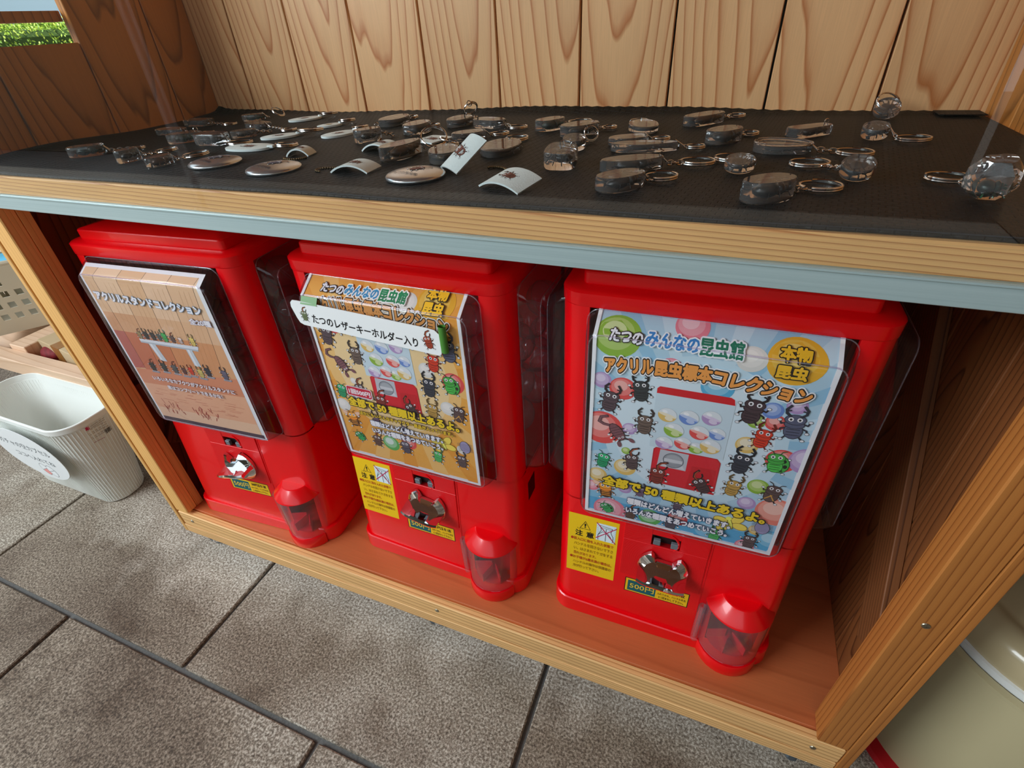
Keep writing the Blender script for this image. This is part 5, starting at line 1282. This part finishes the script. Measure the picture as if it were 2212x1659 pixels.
# maker's label on the right end
bm = bmesh.new(); P = Print(); P.rect(-26, 0, 26, 42, 'c3bab2'); P.rect(-25, 34, -17, 41, 'c8174f')
for k in range(9): P.line([(-14 if k < 2 else -24, 38.5 - k * 3.2), (22 - (k % 3) * 5, 38.5 - k * 3.2)], .9, 'a59a92')
P.line([(-24, 4), (0, 4)], 1.2, 'b98c96')
for k in range(13): P.rect(6 + k * 1.35, 8, 6 + k * 1.35 + (.9 if k % 3 else .5), 17, '3b3634')
def lab_surf(u, v, n):
    z = .150 + v / 1000; k = z / H; hx = .118 + .029 * k
    a = u / 1000 / .055; return Vector((hx - .040 + .0425 * cos(a) + n + .0010, .004 * k + .052 * sin(a) * 1.0 * .85, z))
P2 = Print(); o = P.build('makers_label', t, lab_surf)
# wooden rack with box, basket
r = thing('storage_rack', 'low pale wooden rack behind the white bin, partly hidden by the cabinet', 'rack', (-0.80, 0.30, GZ))
def rb(n, x0, x1, y0, y1, z0, z1, m=W_RACK): board(n, x0 + .80, x1 + .80, y0 - .30, y1 - .30, z0 - GZ, z1 - GZ, m, r, .0015)
rb('front_rail', -1.28, -0.475, 0.118, 0.150, -0.448, -0.413)
rb('back_rail', -1.28, -0.475, 0.56, 0.59, -0.448, -0.413)
for k in range(3): rb('shelf_slat', -1.28, -0.475, 0.152 + k * .137, 0.152 + k * .137 + .130, -0.452, -0.440)
for x in (-1.28, -0.505): 
    for y in (0.118, 0.56): rb('rack_leg', x, x + .03, y + .001, y + .029, GZ, -0.4485); rb('rack_upright', x, x + .03, y + .001, y + .029, -0.4125, -0.30)
rb('middle_brace', -1.10, -1.07, 0.15, 0.56, -0.60, -0.57)
rb('depth_rail', -1.000, -0.948, 0.150, 0.56, -0.442, -0.402)
CARD = plain('cardboard', 'c3ab85', 0.8, var=.1, bscale=40)
b = thing('cardboard_box', 'flat open cardboard box with brown tape on the lower rack shelf', 'box', (-0.835, 0.212, -0.4395), (0, 0, radians(-8)))
bm = bmesh.new(); box(bm, -.105, .16, -.050, .055, 0, .042, .001); new_obj('carton', bm, CARD, b)
bm = bmesh.new(); box(bm, -.045, -.010, -.0506, .0556, -.0001, .0426); new_obj('brown_tape', bm, plain('parcel_tape', '9c6a33', .25), b)
bm = bmesh.new(); box(bm, .070, .073, -.050, .050, 0.0425, .052, .0008); box(bm, -.105, .16, .056, .059, .0, .080, .0008); new_obj('raised_flap', bm, CARD, b)
b = thing('red_patterned_bag', 'small dark red and black patterned bag beside the cardboard box on the rack', 'bag', (-0.912, 0.178, -0.4395))
bm = bmesh.new(); ball(bm, (0, 0, .016), .026, 14, 8, (1.2, .8, .6)); tube(bm, [(-.02, 0, .028), (0, 0, .036), (.02, 0, .028)], .002, 6); new_obj('cloth_pouch', bm, plain('red_black_cloth', (0.2, 0.01, 0.015), .7, var=.95, bscale=90), b, smooth=True)
# perforated basket
BEI = plain('beige_plastic', 'c9bea6', 0.45)
b = thing('perforated_basket', 'beige plastic basket with square holes standing on the wooden rack', 'basket', (-1.13, 0.290, -0.4015), (0, 0, radians(-38)))
def holed_wall(bm, o_, u, v, Lu, Lv, nu, nv, hole, th):
    """wall in plane (u,v) with square holes as real openings"""
    o_, u, v = Vector(o_), Vector(u), Vector(v); w_ = u.cross(v).normalized() * th; cu, cv = Lu / nu, Lv / nv
    for i in range(nu):
        for j in range(nv):
            solid = (i in (0, nu - 1)) or j in (0, nv - 1) or ((i + j) % 2 == 0 and j > nv - 3)
            ou = (cu - hole) / 2; ovv = (cv - hole) / 2
            A = [(0, 0), (cu, 0), (cu, cv), (0, cv)]; Bq = [(ou, ovv), (cu - ou, ovv), (cu - ou, cv - ovv), (ou, cv - ovv)]
            base_ = o_ + u * cu * i + v * cv * j
            f = lambda p, d: bm.verts.new(base_ + u * p[0] + v * p[1] + w_ * d)
            if solid:
                for d in (0, 1): bm.faces.new([f(p, d) for p in A])
                continue
            for d in (0, 1):
                for k in range(4): bm.faces.new([f(A[k], d), f(A[(k + 1) % 4], d), f(Bq[(k + 1) % 4], d), f(Bq[k], d)])
            for k in range(4): bm.faces.new([f(Bq[k], 0), f(Bq[(k + 1) % 4], 0), f(Bq[(k + 1) % 4], 1), f(Bq[k], 1)])
bm = bmesh.new(); bx, by, bh = .26, .17, .150
holed_wall(bm, (-bx / 2, -by / 2, 0), (1, 0, 0), (0, -.10, .995), bx, bh, 12, 6, .013, .002)
holed_wall(bm, (-bx / 2, by / 2, 0), (1, 0, 0), (0, .10, .995), bx, bh, 12, 6, .013, .002)
holed_wall(bm, (bx / 2, -by / 2, 0), (0, 1, 0), (.10, 0, .995), by, bh, 7, 6, .013, .002)
holed_wall(bm, (-bx / 2, -by / 2, 0), (0, 1, 0), (-.10, 0, .995), by, bh, 7, 6, .013, .002)
box(bm, -bx / 2, bx / 2, -by / 2, by / 2, 0, .002)
tube(bm, [(x * (bx / 2 + .015), y * (by / 2 + .015), bh) for x, y in ((-1, -1), (1, -1), (1, 1), (-1, 1))], .005, 8, closed=True)
bmesh.ops.remove_doubles(bm, verts=bm.verts[:], dist=1e-5); new_obj('basket_shell', bm, BEI, b)
b = thing('blue_plastic_lid', 'bright blue rounded plastic lid resting in the beige basket', 'lid', (-1.16, 0.32, -0.3990 + .075))
bm = bmesh.new(); lathe(bm, [(0, .04), (.045, .04), (.056, .032), (.060, .0), (.057, .0), (.053, .030), (0, .036)], seg=28); fix(bm)
new_obj('lid_shell', bm, plain('blue_plastic', '3fb4dc', .35), b, smooth=50)

# ------------------------------------------------------------------ tan bin right of the cabinet
TAN = plain('tan_plastic', 'cdbc94', 0.22, coat=.4); TAN2 = plain('tan_body', 'c2b68f', 0.4)
t = thing('pedal_bin', 'large round tan plastic bin with lid, right of the cabinet', 'bin', (0.742, 0.126, GZ))
bz = -0.400 - GZ; rb_ = .1235
bm = bmesh.new(); lathe(bm, [(0, .004), (rb_ - .012, .004), (rb_ - .008, .010), (rb_ - .003, .12), (rb_ - .001, bz - .008), (rb_ + .0025, bz - .006), (rb_ + .003, bz - .001), (rb_, bz), (rb_ - .004, bz), (rb_ - .006, bz - .02)], seg=64); fix(bm)
new_obj('bin_body', bm, TAN2, t, smooth=40)
bm = bmesh.new(); lathe(bm, [(rb_ - .0060, bz - .002), (rb_ - .0052, bz + .0075), (rb_ - .009, bz + .0085), (rb_ - .012, bz)], seg=64); fix(bm); new_obj('bag_edge', bm, plain('white_bag', 'eef0ee', .4), t, smooth=True)
bm = bmesh.new(); lathe(bm, [(rb_ - .010, bz + .004), (rb_ - .007, bz + .010), (rb_ - .007, bz + .026), (rb_ - .010, bz + .036), (rb_ - .020, bz + .043), (rb_ - .030, bz + .043), (rb_ - .034, bz + .041), (rb_ - .040, bz + .041), (rb_ - .070, bz + .050), (0, bz + .056)], seg=64); fix(bm)
new_obj('bin_lid', bm, TAN, t, smooth=40)
bm = bmesh.new(); lathe(bm, [(0, 0), (rb_ + .004, 0), (rb_ + .006, .004), (rb_ + .004, .012), (rb_ - .008, .016), (0, .016)], seg=64); fix(bm); new_obj('red_base', bm, plain('red_base', 'b3121c', .4), t, smooth=40)
b = thing('white_paper', 'sheet of white paper lying on top of the tan bin lid against the cabinet', 'paper', (0.752, 0.150, -0.3445), (0, 0, radians(20)))
bm = bmesh.new(); loft(bm, [[(-.075, -.045, .006), (.08, -.03, .004), (.085, .06, .002), (-.07, .05, .010)], [(-.075, -.045, .0066), (.08, -.03, .0046), (.085, .06, .0026), (-.07, .05, .0106)]]); fix(bm)
new_obj('paper_sheet', bm, PAPER, b)

# ------------------------------------------------------------------ outdoors seen through the side opening
t = thing('clipped_hedge', 'bright green clipped hedge outdoors, seen through the opening at the upper left', 'hedge', (-3.4, 2.1, GZ))
rnd = random.Random(9); bm = bmesh.new(); ms = [plain('leaf_a', '9dbf2e', .5), plain('leaf_b', '6f9a20', .5), plain('leaf_c', 'c3d84e', .5)]
for k in range(22000):
    top = rnd.random() < .55
    z = 0.845 + rnd.gauss(0, .012) if top else rnd.uniform(.45, .84)
    x = rnd.uniform(-.35, .35) if top else .35 + rnd.uniform(-.06, .05); y = rnd.uniform(-1.3, 1.3)
    d = Vector((rnd.gauss(.5, .6), rnd.gauss(0, .7), rnd.gauss(.6, .5))).normalized(); u = d.cross(Vector((rnd.random(), rnd.random(), .3))).normalized(); v = d.cross(u); L_, w_ = rnd.uniform(.006, .012), rnd.uniform(.003, .005)
    c = Vector((x, y, z)); f = bm.faces.new([bm.verts.new(c + u * L_), bm.verts.new(c + v * w_), bm.verts.new(c - u * L_), bm.verts.new(c - v * w_)]); f.material_index = rnd.choice((0, 0, 1, 2))
o = new_obj('leaves', bm, ms, t); o['kind'] = 'stuff'
bm = bmesh.new(); box(bm, -.33, .33, -1.3, 1.3, 0, .82, .03); new_obj('twig_core', bm, plain('hedge_core', '3f5a1c', .9, var=.5, bscale=25), t)
bm = bmesh.new(); box(bm, -7.6, -7.4, -3, 8, GZ, 2.6); struct(new_obj('wall_outside', bm, plain('pale_render', 'bfd2dc', .8)))
# steel post of the pavilion in front of the case (its reflection runs down the glass)
t = thing('steel_post', 'slim pale steel post of the shelter, standing behind the viewer', 'post', (-1.05, -0.76, GZ))
bm = bmesh.new(); lathe(bm, [(0, 0), (.012, 0), (.012, 2.255), (0, 2.255)], seg=20); box(bm, -.05, .05, -.05, .05, 0, .008, .001); new_obj('post_tube', bm, plain('pale_steel', 'e8eef2', .35), t, smooth=40)
